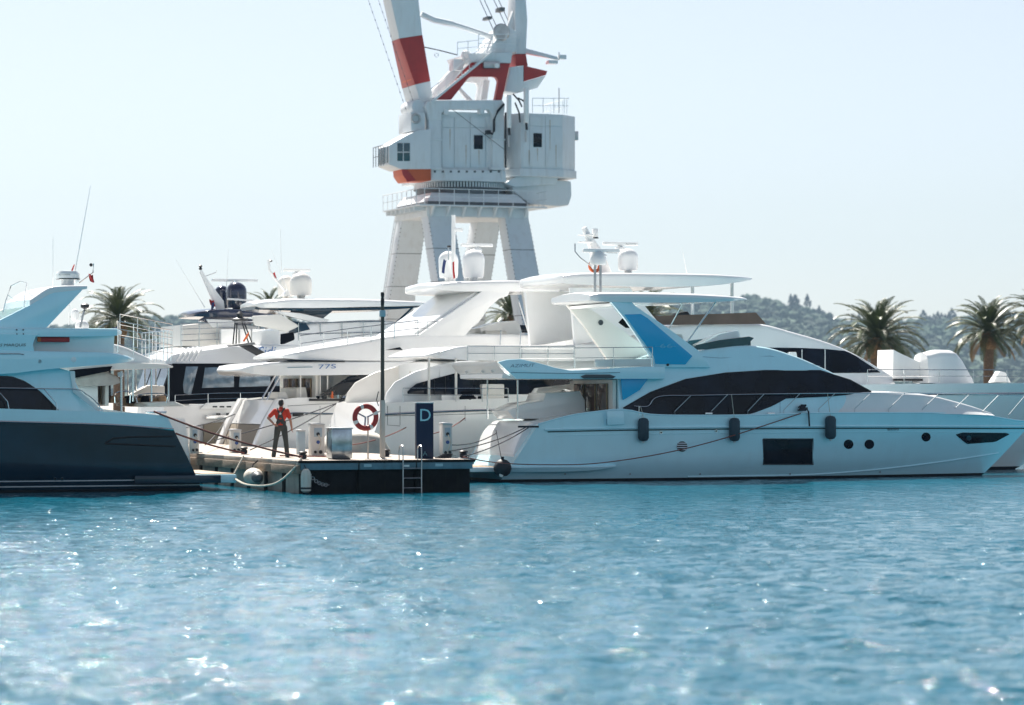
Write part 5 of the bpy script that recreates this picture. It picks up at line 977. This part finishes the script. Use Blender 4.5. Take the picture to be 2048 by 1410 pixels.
# white yacht with the arch: cockpit gear, dark strip for a shaded gap, jet tender on the stern
vF = 24.9
pan([(560, 723.5), (580, 719), (690, 722), (690, 724)], vF+.05, vF+.2, 'painted_gap_shade', 'glass', F_, .01)  # dark strip stands in for the shade between overhang and coaming
for x, w_, h_, m_ in ((648, 12, 6, 'black'), (664, 7, 14, 'orange'), (676, 5, 9, 'lamp_glass'), (690, 18, 5, 'steel'), (636, 8, 5, 'canvas')):
    q = P(x, 797, vF+.2); k = mpp(x, vF); MB().lathe(q, [(w_*k*.45, 0), (w_*k*.5, .03), (w_*k*.42, h_*k)], 12).build('deck_gear', m_, F_)
MB().box(P(620, 799, vF)[0], P(705, 799, vF)[0], vF+.05, vF+.5, P(660, 802, vF)[2], P(660, 797, vF)[2]).build('aft_table', 'black', F_, bevel=.02)
for x in (601, 640, 655): post(x, 751, 798, vF+.35, F_, .03, 'gel_cream')
pan([(592, 796), (594, 776), (612, 774), (616, 796)], vF+1.0, vF+3.4, 'cockpit_sofa', 'cushion', F_, .05); pan([(556, 797), (558, 784), (572, 784), (578, 797)], vF+.6, vF+2.2, 'sun_bed', 'cushion', F_, .05)
line([(700, 806), (712, 800), (745, 785), (752, 784)], vF-.2, .03, 'boarding_rail', 'steel', F_); MB().lathe(P(722, 800, vF-.1), [(.1, 0), (.3, .05), (.26, .16), (.1, .22)], 12).build('covered_capstan', 'canvas', F_)
for pts in ([(575, 812), (640, 808), (760, 806)], [(600, 830), (700, 828), (800, 824)], [(640, 812), (640, 860)]): seam(hF, pts, F_)
for x, y in ((585, 826), (690, 836)): pan([(x, y), (x+22, y-1), (x+22, y+6), (x, y+7)], vF-.03, vF+.02, 'hawse_opening', 'black', F_, .02, dv=vF)
railing([P(880, 668, vF+.3), P(830, 670, vF+.3)], .5, F_, .6, .016)
for x in (720, 745, 800): pan([(x, 690), (x+3, 676), (x+18, 674), (x+20, 690)], 27, 28.6, 'flybridge_lounger', 'cushion', F_, .05)
pan([(770, 700), (800, 694), (806, 700)], 24.8, 24.86, 'air_intake', 'glass', F_, .01)
for x0 in (1000, 1040): MB().tube([P(x0, 690, 24.95), P(x0+2, 660, 24.95)], .02, 6).build('boarding_rail', 'steel', F_)
# canvas yacht: rail and deck box; twin-dome and navy-dome yachts: extra rails, covers, seats
railing([P(545, 806, 34.4), P(430, 808, 34.4), P(350, 812, 34.5)], .45, C_, 1.2, .016); pan([(346, 812), (352, 795), (368, 790), (378, 803), (380, 812)], 34.9, 36.2, 'white_fender_cover', 'gel', C_, .06)
for x in (432, 452, 470): MB().box(P(x, 812, 34.5)[0], P(x+8, 812, 34.5)[0], 34.42, 34.5, P(x, 832, 34.5)[2], P(x, 826, 34.5)[2]).build('port_light', 'black', C_, bevel=.01)
pan([(560, 690), (562, 668), (588, 664), (592, 690)], 44, 45.5, 'flybridge_seat', 'canvas', E_, .05); pan([(650, 686), (652, 670), (700, 666), (704, 686)], 44, 46, 'rolled_sunshade', 'cushion', E_, .08); pan([(700, 668), (740, 655), (780, 660), (780, 686), (700, 686)], 44.6, 45, 'console_cover', 'gel_cream', E_, .05)
pan([(600, 712), (760, 706), (760, 716), (600, 720)], 43.66, 43.72, 'side_window', 'glass', E_, .01); pan([(372, 712), (500, 706), (500, 722), (360, 724)], 52.3, 52.36, 'side_window', 'glass', D_, .01)
railing([P(470, 690, 52.2), P(560, 686, 52.2)], 1.1, D_, .9, .025, (.33, .66)); pan([(400, 690), (402, 668), (416, 668), (418, 690)], 54, 55, 'flybridge_seat', 'canvas', D_, .05); pan([(434, 690), (436, 672), (450, 672), (452, 690)], 54, 55, 'flybridge_seat', 'canvas', D_, .05)
# yacht behind the dark one: cockpit gear
for x in (222, 256, 284, 318): pan([(x, 806), (x+1, 792), (x+14, 791), (x+16, 806)], 14.2, 14.9, 'cockpit_chair', 'canvas' if x % 3 else 'teak', B_, .04)
MB().tube(catmull([P(230, 806, 12.5), P(232, 786, 12.5), P(258, 784, 12.5), P(260, 806, 12.5)], 5), .02, 6).build('cockpit_rail', 'steel', B_); MB().tube(catmull([P(275, 806, 12.5), P(277, 790, 12.5), P(330, 788, 12.5), P(333, 806, 12.5)], 5), .02, 6).build('cockpit_rail', 'steel', B_)
pan([(206, 806), (206, 738), (222, 738), (222, 806)], 14.5, 16, 'doorway_shade', 'black', B_, .02); pan([(262, 790), (300, 770), (330, 772), (330, 790)], 16.5, 17.2, 'cockpit_awning', 'cushion', B_, .05)  # black box stands in for the shaded interior under the overhang
for x in (256, 272, 290, 312): MB().tube([P(x, 735, 17), P(x, 800, 17)], .03, 6).build('awning_post', 'steel', B_)

tw = [(1246, 816), (1300, 785), (1370, 759), (1450, 746), (1530, 741), (1640, 741), (1700, 760), (1742, 783)]; MB().tube([on(SS, x, y, .02) for x, y in tw], .02, 5).build('window_trim', 'black', M_)
hw = [(1526, 878), (1626, 878), (1626, 929), (1526, 929), (1526, 878)]; MB().tube([on(hM, x, y, .016) for x, y in hw], .022, 5).build('hull_window_frame', 'text_dark', M_)
# rust runs and service pipes on the crane house; guard hoops on its stair
for x, y0, y1 in ((900, 258, 300), (932, 290, 334), (958, 300, 330), (1058, 300, 330), (1100, 240, 300), (1112, 290, 334), (1075, 296, 322)):
    v_ = (F0+.262 if x < 1000 else G0-.068); k_ = kC; q = P(x, y0, v_); e = P(x, y1, v_); MB().prism([(q[0]-.05, q[2]), (q[0]+.05, q[2]), (e[0]+.015, e[2]), (e[0]-.015, e[2])], v_-.004, v_).build('rust_run', 'rust', crane)
for x in (890, 1004): line([(x, 338), (x, 358)], F0-.16, .05, 'service_pipe', 'crane_white', crane)
for i in range(9): cbox(868+i*16, 872+i*16, 341, 345, F0-.1, F0-.04, 'base_bolt_plate', 'crane_dark', .01)
# ================================================================== pier
pier = bpy.data.objects.new('pier', None); COL.objects.link(pier); pier.location = world(0, 0, 0); pier.rotation_euler = (0, 0, TH); ORG[pier.name] = Vector((0, 0, 0)); prop(pier, 'concrete pier with its shaded end towards the camera', 'pier', kind='structure')
PW = 5.55
for i in range(32): MB().box(-.05, PW+.05, .02+i*3, 3+i*3, .86, 1.0).build('deck_slab', 'concrete_deck', pier, bevel=.015)
for i in range(32): MB().box(-.1, .12, .02+i*3, 2.99+i*3, .60, .855).build('fascia_beam', 'timber', pier, bevel=.015)
for i in range(40):
    MB().box(.1, .5, .15+i*2.1, 2.1+i*2.1-.12, -1.2, .595).build('concrete_block', 'concrete', pier, bevel=.03)
    MB().box(.06, .22, 2.1+i*2.1-.11, 2.1+i*2.1+.14, -1.2, .59).build('pile', 'pier_shade_dark', pier)
MB().box(.5, PW, .35, 95, -1.2, .85).build('core', 'pier_shade_dark', pier)
for i in range(3):
    MB().box(.02+i*1.85, 1.83+i*1.85, -.06, .1, .72, .93).build('end_beam', 'beam_blue', pier, bevel=.015)
    MB().box(.05+i*1.85, 1.8+i*1.85, .12, .34, -1.2, .715).build('end_block', 'pier_shade_dark', pier, bevel=.02)  # end blocks coloured near-black to carry the shade on this face
MB().box(-.06, PW+.06, -.1, .015, .935, 1.01).build('end_kerb', 'pier_shade_dark', pier, bevel=.02)
for u in (2.0, 4.3): MB().box(u, u+.25, -.075, -.061, .80, .89).build('reflector', 'lamp_glass', pier)
def G(px, py):                                   # a point on the pier deck
    t = (CAMZ-1.0)*FP/(py-HZ); X = (px-1024)/FP*t; return Vector(((X-CX)*cT+(t-CY)*sT, -(X-CX)*sT+(t-CY)*cT, 1.0))
def yaw(o, deg): o.rotation_euler.z = TH+R(deg)

# sign
g = G(850, 917.5); k = mpp(850, g.y); s_ = thing('pier_sign', 'tall navy pier sign with a pale letter D', 'sign', g)
W2 = 18*k; MB().box(g.x-W2, g.x+W2, g.y, g.y+.16, 1.0, 1+111*k).build('sign_board', 'sign_navy', s_, bevel=.012); MB().box(g.x-W2-.01, g.x+W2+.01, g.y-.01, g.y+.17, 1+111*k, 1+113*k).build('sign_cap', 'steel', s_, bevel=.005)
text('D', (840.5, 842), (861.5, 842), 24*k, 'sign_letter', s_, g.y-.006, 'letter')
lg = P(850, 900, g.y-.006); MB().lathe(P(850, 904.2, g.y-.006), [(.012, 0), (.015, .004)], 8, 'v').build('logo_dot', 'sign_letter', s_)
MB().tube([P(846.5, 911, g.y-.006), P(848.8, 905.8, g.y-.006), P(850, 909.5, g.y-.006), P(851.3, 905.8, g.y-.006), P(853.6, 911, g.y-.006)], .007, 4).build('logo_mark', 'sign_letter', s_)
# lamp post
g = G(765, 918.5); k = mpp(765, g.y); p_ = thing('lamp_post', 'tall slim dark lamp post standing on the pier end', 'lamp post', g)
MB().lathe(g, [(.085, 0), (.085, 118*k)], 14).build('lower_shaft', 'pole_light', p_); MB().lathe((g.x, g.y, 1+118*k), [(.062, 0), (.056, 170*k), (.05, 190*k)], 14).build('upper_shaft', 'pole', p_)
MB().lathe((g.x, g.y, 1+285*k), [(.09, 0), (.1, .03), (.1, 12*k), (.09, 13*k)], 12).build('sensor_collar', 'lamp_glass', p_); MB().lathe((g.x, g.y, 1+308*k), [(.055, 0), (.06, 10*k), (.045, 16*k), (.06, 20*k), (.055, 26*k)], 12).build('lamp_head', 'black', p_)
MB().lathe(g, [(.15, 0), (.15, .02), (.1, .04)], 14).build('base_plate', 'steel_dull', p_)
line([(757, 783), (753, 800), (757, 812)], g.y-.1, .015, 'cable_loop', 'black', p_)
# life ring on its stand
g = G(736, 918.5); k = mpp(736, g.y); l_ = thing('lifebuoy_stand', 'red life ring with white bands on a slim stand at the pier end', 'lifebuoy', g)
MB().lathe(g, [(.025, 0), (.025, 84*k)], 10).build('stand_pole', 'pole_light', l_); MB().lathe(g, [(.1, 0), (.1, .02)], 10).build('stand_foot', 'steel_dull', l_)
rc = Vector(P(731, 834.5, g.y-.12)); Rr = 22.2*k; rr = 5.2*k
MB().torus(rc, Rr, rr, 'v', 36, 12).build('ring', 'ring_red', l_)
for an in (22, 112, 205, 300): MB().torus(rc, Rr, rr*1.05, 'v', 5, 12, R(an-8), R(an+8)).build('ring_band', 'ring_white', l_)
for a in ((731, 834.5, 711, 824), (734, 834, 760, 822), (731, 834, 729, 858)): MB().tube([P(a[0], a[1], g.y-.03), P(a[2], a[3], g.y-.03)], 1.8*k, 6).build('ring_arm', 'pedestal_grey', l_)
MB().torus(rc, Rr+rr*.8, .012, 'v', 36, 5).build('grab_line', 'rope_white', l_)
# stainless cabinet
g = G(684, 919); k = mpp(684, g.y); b_ = thing('steel_cabinet', 'polished stainless steel cabinet on the pier left of the life ring', 'cabinet', g)
MB().box(g.x-21.5*k, g.x+21.5*k, g.y, g.y+.6, 1.03, 1+61*k).build('cabinet_body', 'cabinet_steel', b_, bevel=.02); MB().box(g.x-22.5*k, g.x+22.5*k, g.y-.03, g.y+.63, 1+61*k, 1+64*k).build('cabinet_lid', 'steel_dull', b_, bevel=.012); MB().box(g.x-.28, g.x+.28, g.y+.03, g.y+.57, 1.0, 1.031).build('plinth', 'black', b_)
# power pedestals
def pedestal(px, py, wpx, hpx, label, front='pedestal', d=.35, slab=False):
    g = G(px, py); k = mpp(px, g.y); o = thing('power_pedestal', label, 'pedestal', g, 'power pedestals on the pier'); w_ = wpx*k/2; H = hpx*k
    MB().box(g.x-w_, g.x+w_, g.y, g.y+d, 1.0, 1+H*.93).build('pedestal_body', front, o, bevel=.02); MB().prism([(g.x-w_-.01, 1+H*.93), (g.x+w_+.01, 1+H*.93), (g.x+w_+.01, 1+H*.97), (g.x+w_*.2, 1+H), (g.x-w_-.01, 1+H)], g.y-.02, g.y+d+.02).build('pedestal_cap', 'steel_dull', o, bevel=.01)
    if not slab:
        MB().box(g.x-w_*.6, g.x+w_*.6, g.y-.012, g.y+.01, 1+H*.58, 1+H*.85).build('meter_panel', 'pedestal_grey', o, bevel=.008)
        for zz, m_ in ((.66, 'black'), (.42, 'chrome_blue'), (.12, 'black')):
            MB().lathe((g.x+(.0 if zz > .2 else w_*.4), g.y-.05, 1+H*zz), [(.045, 0), (.06, .02), (.06, .045)], 12, 'v').build('socket', m_, o)
        MB().lathe((g.x-w_*.4, g.y-.04, 1+H*.12), [(.04, 0), (.05, .04)], 12, 'v').build('socket', 'black', o)
        MB().tube(catmull([(g.x, g.y-.06, 1+H*.64), (g.x+.05, g.y-.16, 1+H*.4), (g.x-.05, g.y-.2, 1.1), (g.x+.2, g.y-.25, 1.03)], 6), .02, 6).build('power_cable', 'rope_white', o)
    return o
pedestal(895, 913, 20, 68, 'white power pedestal just right of the navy sign')
pedestal(636, 912, 28, 66, 'tall power pedestal with hoses just left of the steel cabinet')
pedestal(604, 909, 14, 50, 'grey slab-sided pedestal standing by the man', 'pedestal_grey', .3, True)
pedestal(473, 906, 20, 48, 'cream pedestal between the man and the dark yacht stern')
pedestal(390, 907, 17, 56, 'pedestal farthest left on the pier, beside the dark yacht stern')
pedestal(367, 905, 12, 40, 'low pedestal with a red mark peeping past the dark yacht stern')
# cable heap
g = G(893, 917); M = MB()
for i in range(4): M.torus((g.x+.05*i-.1, g.y+.05, 1.03+.035*i), .24-.03*i, .022, 'z', 22, 6)
prop(M.build('cable_coil', 'rope_dark', None, org=(g.x, g.y, 1.0)), 'coil of black cable at the foot of the white power pedestal', 'cable')
# ladder at the pier end
g = G(825, 919); k = mpp(825, 0); l_ = thing('dock_ladder', 'steel ladder with hooped handles on the pier end below the sign', 'ladder', (P(825, 950, -.2)[0], -.2, -.5))
for x in (806, 843):
    u = P(x, 920, -.18)[0]; zt = P(x, 892, -.18)[2]
    MB().tube(catmull([(u, -.18, -.3), (u, -.18, .5), (u, -.18, zt-.12), (u, -.1, zt), (u, .1, zt), (u, .2, zt-.12), (u, .2, 1.0)], 5), .019, 8).build('ladder_rail', 'steel_dull', l_)
ua, ub = P(806, 920, -.18)[0], P(843, 920, -.18)[0]
for z in (-.15, .15, .45, .75): MB().tube([(ua, -.18, z), (ub, -.18, z)], .014, 6).build('rung', 'steel_dull', l_)
MB().box(ua+.03, ua+.2, -.2, -.15, .8, .86).build('ladder_plate', 'ring_white', l_)
# bollards, chain, fenders
def bollard(px, py, label):
    g = G(px, py); o = thing('bollard', label, 'bollard', g)
    MB().lathe(g, [(.13, 0), (.1, .03), (.075, .06), (.075, .16), (.13, .2), (.14, .23), (.1, .26)], 16).build('bollard_post', 'black', o); MB().box(g.x-.17, g.x+.17, g.y-.13, g.y+.13, 1.0, 1.02).build('bollard_plate', 'steel_dull', o, bevel=.006)
    M = MB()
    for i in range(3): M.torus((g.x, g.y, 1.06+.04*i), .1, .022, 'z', 18, 6)
    M.build('rope_turns', 'rope_dark', o); return o
bollard(606, 919, 'black bollard at the left corner of the pier end'); bollard(927, 917, 'black bollard at the right corner of the pier end'); bollard(772, 914, 'black bollard behind the foot of the lamp post'); bollard(488, 909, 'bollard on the pier edge above the swim platform')
M = MB(); a, b = Vector(P(616, 946, -.12)), Vector(P(655, 970, -.12))
for i in range(13):
    q = a.lerp(b, i/12); q.z -= .1*math.sin(math.pi*i/12); M.torus(q, .05, .012, 'v' if i % 2 else 'z', 10, 5)
prop(M.build('mooring_chain', 'steel_dull', None), 'rusty chain hanging on the dark pier end', 'chain')
q = P(612, 985, -.25); k = mpp(612, 0); f = thing('dock_fender', 'worn white cylinder fender hanging at the pier corner', 'fender', q); r = 10.5*k; H = 47*k
MB().lathe(q, [(r*.5, 0), (r*.95, .05), (r, .12), (r, H-.2), (r*.8, H-.07), (r*.4, H)], 18).build('fender_body', 'fender_old', f); MB().lathe((q[0], q[1], q[2]+.1), [(r*1.01, 0), (r*1.02, .06)], 18).build('fender_band', 'black', f); MB().tube([(q[0], q[1], q[2]+H), (q[0], .2, 1.02)], .015, 5).build('fender_lanyard', 'rope_dark', f)
q = Vector((-.3, 3.0, .5)); q = Vector((-.34, P(525, 955, 3)[1], P(525, 955, 3)[2])); pv = 4.1
f = thing('dock_fender', 'worn beige bulbous fender lying against the pier side blocks', 'fender', (-.36, pv-.4, .2)); 
MB().lathe((-.36, pv-.45, .42), [(.05, 0), (.2, .06), (.27, .2), (.28, .5), (.24, .75), (.12, .95), (.06, 1.0)], 18, 'v').build('fender_body', 'fender_old', f)
MB().lathe((-.36, pv-.68, .42), [(.08, 0), (.15, .1), (.18, .24)], 16, 'v').build('fender_end', 'crane_dark', f); MB().tube([(-.36, pv+.5, .45), (-.2, pv+.6, .8), (.1, pv+.6, 1.02)], .02, 5).build('fender_lanyard', 'rope_dark', f)
# lines across to the yachts behind
for i, (a, b, va, vb, txt) in enumerate((((352, 857), (470, 828), 13, 30, 'dark line at far left running up behind the pedestals'), ((430, 880), (690, 800), 12, 24.8, 'dark line passing behind the man up to the arch yacht'), ((500, 900), (690, 796), 9, 24.8, 'lowest dark line behind the man rising to the arch yacht'), ((410, 890), (452, 838), 13, 34, 'short steep dark line below the canvas yacht'), ((860, 868), (930, 836), 8, 16, 'thin line rising right beside the navy sign'), ((700, 890), (812, 855), 9, 16, 'thin line rising left of the navy sign'))):
    rope('mooring_line', txt, P(*a, va), P(*b, vb), .1, .02, 'rope_dark' if i < 4 else 'rope_red')
rope('hose', 'thin red hose lying along the pier edge left of the cabinet', G(560, 913)+Vector((0, 0, .03)), G(655, 915)+Vector((0, 0, .03)), 0, .025, 'rope_red')
# glossy white dinghy hauled up beside the pier behind the life ring
di = thing('upturned_dinghy', 'beige dinghy under a white cover behind the life ring', 'dinghy', (P(740, 915, 12)[0], 12.6, .0))
DL = Loft(12.8, [(640, 930, 905, .3, .2), (665, 935, 880, .8, .7), (720, 935, 866, .95, .8), (765, 935, 872, .85, .7), (790, 930, 900, .4, .3)], r=.3, crown=.1, n=24, vref=12); DL.build('dinghy_cover', 'cover', di)
# ================================================================== the man
def ellip(M, c, r, n=14, m=10):
    c = Vector(c); prof = [(math.sin(math.pi*i/m), -math.cos(math.pi*i/m)) for i in range(m+1)]; b = len(M.v)
    for s_, z in prof:
        for k in range(n): a = 2*math.pi*k/n; M.v.append((c.x+r[0]*max(s_, .02)*math.cos(a), c.y+r[1]*max(s_, .02)*math.sin(a), c.z+r[2]*z))
    for i in range(m):
        for k in range(n): M.f.append((b+i*n+k, b+i*n+(k+1)%n, b+(i+1)*n+(k+1)%n, b+(i+1)*n+k))
    M.f.append(tuple(b+k for k in range(n))[::-1]); M.f.append(tuple(b+m*n+k for k in range(n)))
def limb(M, pts, rs, n=12):
    for i in range(len(pts)-1):
        a, b = Vector(pts[i]), Vector(pts[i+1]); k = 4; M.tube([a.lerp(b, j/k) for j in range(k+1)], rs[i], n, r2=rs[i+1]); ellip(M, b, (rs[i+1],)*3, 10, 8)
    ellip(M, pts[0], (rs[0],)*3, 10, 8)
def remesh(o, vox, it=4):
    m = o.modifiers.new('Remesh', 'REMESH'); m.mode = 'VOXEL'; m.voxel_size = vox; m.use_smooth_shade = True
    s_ = o.modifiers.new('Smooth', 'SMOOTH'); s_.factor = .5; s_.iterations = it; return o
g = G(562, 914.5); g = Vector(g); man = bpy.data.objects.new('person', None); COL.objects.link(man); man.location = world(*g); man.rotation_euler = (0, 0, R(-4)); ORG[man.name] = Vector((0, 0, 0))
man.scale = (1.02,)*3; prop(man, 'person seen from behind in red shirt and dark bib overalls, hand on hip', 'person')
hipL, hipR = (-.095, 0, .93), (.095, 0, .93)
kL, kR = (-.17, .02, .50), (.16, -.03, .50); aL, aR = (-.235, 0, .09), (.20, .0, .09)
shL, shR = (-.19, .0, 1.46), (.19, .0, 1.46)
elL, wrL = (-.40, -.06, 1.24), (-.20, -.13, 1.04)             # left hand on the hip behind
elR, wrR = (.30, -.03, 1.19), (.335, .03, .93)
M = MB(); limb(M, [hipL, kL, aL], [.085, .055, .04]); limb(M, [hipR, kR, aR], [.085, .055, .04])
M.tube([(0, 0, .9+.06*i) for i in range(10)], .12, 14); ellip(M, (0, 0, 1.33), (.18, .11, .2)); ellip(M, (0, 0, .98), (.155, .11, .14))
limb(M, [shL, elL, wrL], [.055, .043, .03]); limb(M, [shR, elR, wrR], [.055, .043, .03])
limb(M, [(0, .0, 1.48), (0, .02, 1.62)], [.062, .056]); ellip(M, (0, .03, 1.70), (.076, .098, .118)); ellip(M, (0, .115, 1.665), (.05, .03, .05)); ellip(M, (0, .135, 1.69), (.013, .02, .022)); 
for sx in (-1, 1): ellip(M, (sx*.078, .02, 1.69), (.012, .022, .034)); ellip(M, (sx*.03, .108, 1.715), (.016, .014, .011))
ellip(M, (0, .122, 1.635), (.026, .012, .008))
def hand(M, w, d, side, curl):
    w, d = Vector(w), Vector(d).normalized(); s_ = Vector(side).normalized(); nrm = d.cross(s_)
    ellip(M, w+d*.05, (.035, .028, .05)); 
    for i, L in enumerate((.07, .08, .075, .058)):
        a = w+d*.085+s_*(.028-.0187*i); b = a+d*L*.5+nrm*curl*L*.3; e = b+d*L*.35+nrm*curl*L*.8; limb(M, [a-d*.02, b, e], [.0095, .009, .0075], 8)
    a = w+d*.03+s_*.03; limb(M, [a, a+s_*.025+d*.03, a+s_*.03+d*.065+nrm*curl*.01], [.011, .0105, .008], 8)
hand(M, wrR, (.05, .05, -1), (-.2, .95, 0), .5); hand(M, wrL, (.75, .25, -.35), (0, .3, 1), .5)
remesh(M.build('body', 'skin', man), .007)
M = MB(); ellip(M, (0, 0, 1.33), (.2, .128, .2)); ellip(M, (0, 0, 1.44), (.2, .105, .085)); M.tube([(0, 0, 1.0+.06*i) for i in range(7)], .135, 16)
for sh, el in ((shL, elL), (shR, elR)):
    e = Vector(sh).lerp(Vector(el), .72); limb(M, [sh, e], [.078, .068])
limb(M, [(0, 0, 1.46), (0, .01, 1.545)], [.085, .068]); remesh(M.build('shirt', 'shirt', man), .009, 3)
M = MB(); ellip(M, (0, -.005, .97), (.175, .128, .15)); ellip(M, (0, 0, 1.08), (.165, .138, .12)); limb(M, [hipL, kL, (aL[0], aL[1], .04)], [.108, .078, .072]); limb(M, [hipR, kR, (aR[0], aR[1], .04)], [.108, .078, .072]); ellip(M, (0, -.035, .95), (.14, .115, .12))
remesh(M.build('overalls', 'overall', man), .009, 3)
rows = []                                        # bib panel on the back narrowing to crossed straps
for i in range(9):
    t = i/8; z = 1.10+.30*t; hw = .135-.085*t; rows.append([(hw*(j/4-1), -(.128*math.sqrt(max(.05, 1-((z-1.33)/.24)**2)))*math.sqrt(max(.1, 1-(hw*(j/4-1)/.21)**2))-.014 if z > 1.2 else -.142*math.sqrt(max(.1, 1-(hw*(j/4-1)/.18)**2))-.006, z) for j in range(9)])
MB().grid(rows).build('bib_back', 'overall', man)
for sx in (-1, 1):
    MB().tube([(sx*.03, -.135, 1.38), (sx*.075, -.125, 1.46), (sx*.10, -.07, 1.535), (sx*.11, 0, 1.54), (sx*.10, .08, 1.48), (sx*.08, .13, 1.36)], .024, 6).build('strap', 'overall', man)
MB().lathe((0, -.165, 1.375), [(.034, 0), (.036, .012)], 16, 'v').build('logo_patch', 'ring_white', man)
M = MB(); ellip(M, (0, .012, 1.735), (.086, .1, .098)); ellip(M, (0, -.035, 1.68), (.074, .055, .075)); remesh(M.build('hair', 'hair', man), .01, 2)
for a in (aL, aR):
    M = MB(); ellip(M, (a[0], a[1]+.07, .045), (.05, .14, .045)); ellip(M, (a[0], a[1], .07), (.05, .06, .06)); remesh(M.build('shoe', 'shoe', man), .01, 2)

# ================================================================== air
def haze():
    me = bpy.data.meshes.new('haze'); x0, x1, y0, y1, z0, z1 = -4200, 4200, -2000, 5100, -5, 260
    v = [(x, y, z) for z in (z0, z1) for y in (y0, y1) for x in (x0, x1)]
    me.from_pydata(v, [], [(0,2,3,1),(4,5,7,6),(0,1,5,4),(1,3,7,5),(3,2,6,7),(2,0,4,6)])
    m = bpy.data.materials.new('haze'); m.use_nodes = True; n = m.node_tree; n.nodes.remove(n.nodes['Principled BSDF'])
    pv = n.nodes.new('ShaderNodeVolumePrincipled'); pv.inputs['Density'].default_value = HAZE; pv.inputs['Color'].default_value = (.38, .53, .70, 1); pv.inputs['Anisotropy'].default_value = 0
    n.links.new(pv.outputs[0], n.nodes['Material Output'].inputs['Volume']); me.materials.append(m)
    o = bpy.data.objects.new('haze', me); COL.objects.link(o); prop(o, 'thin blue sea haze over the harbour', 'haze', kind='stuff')
HAZE = .00009
haze()
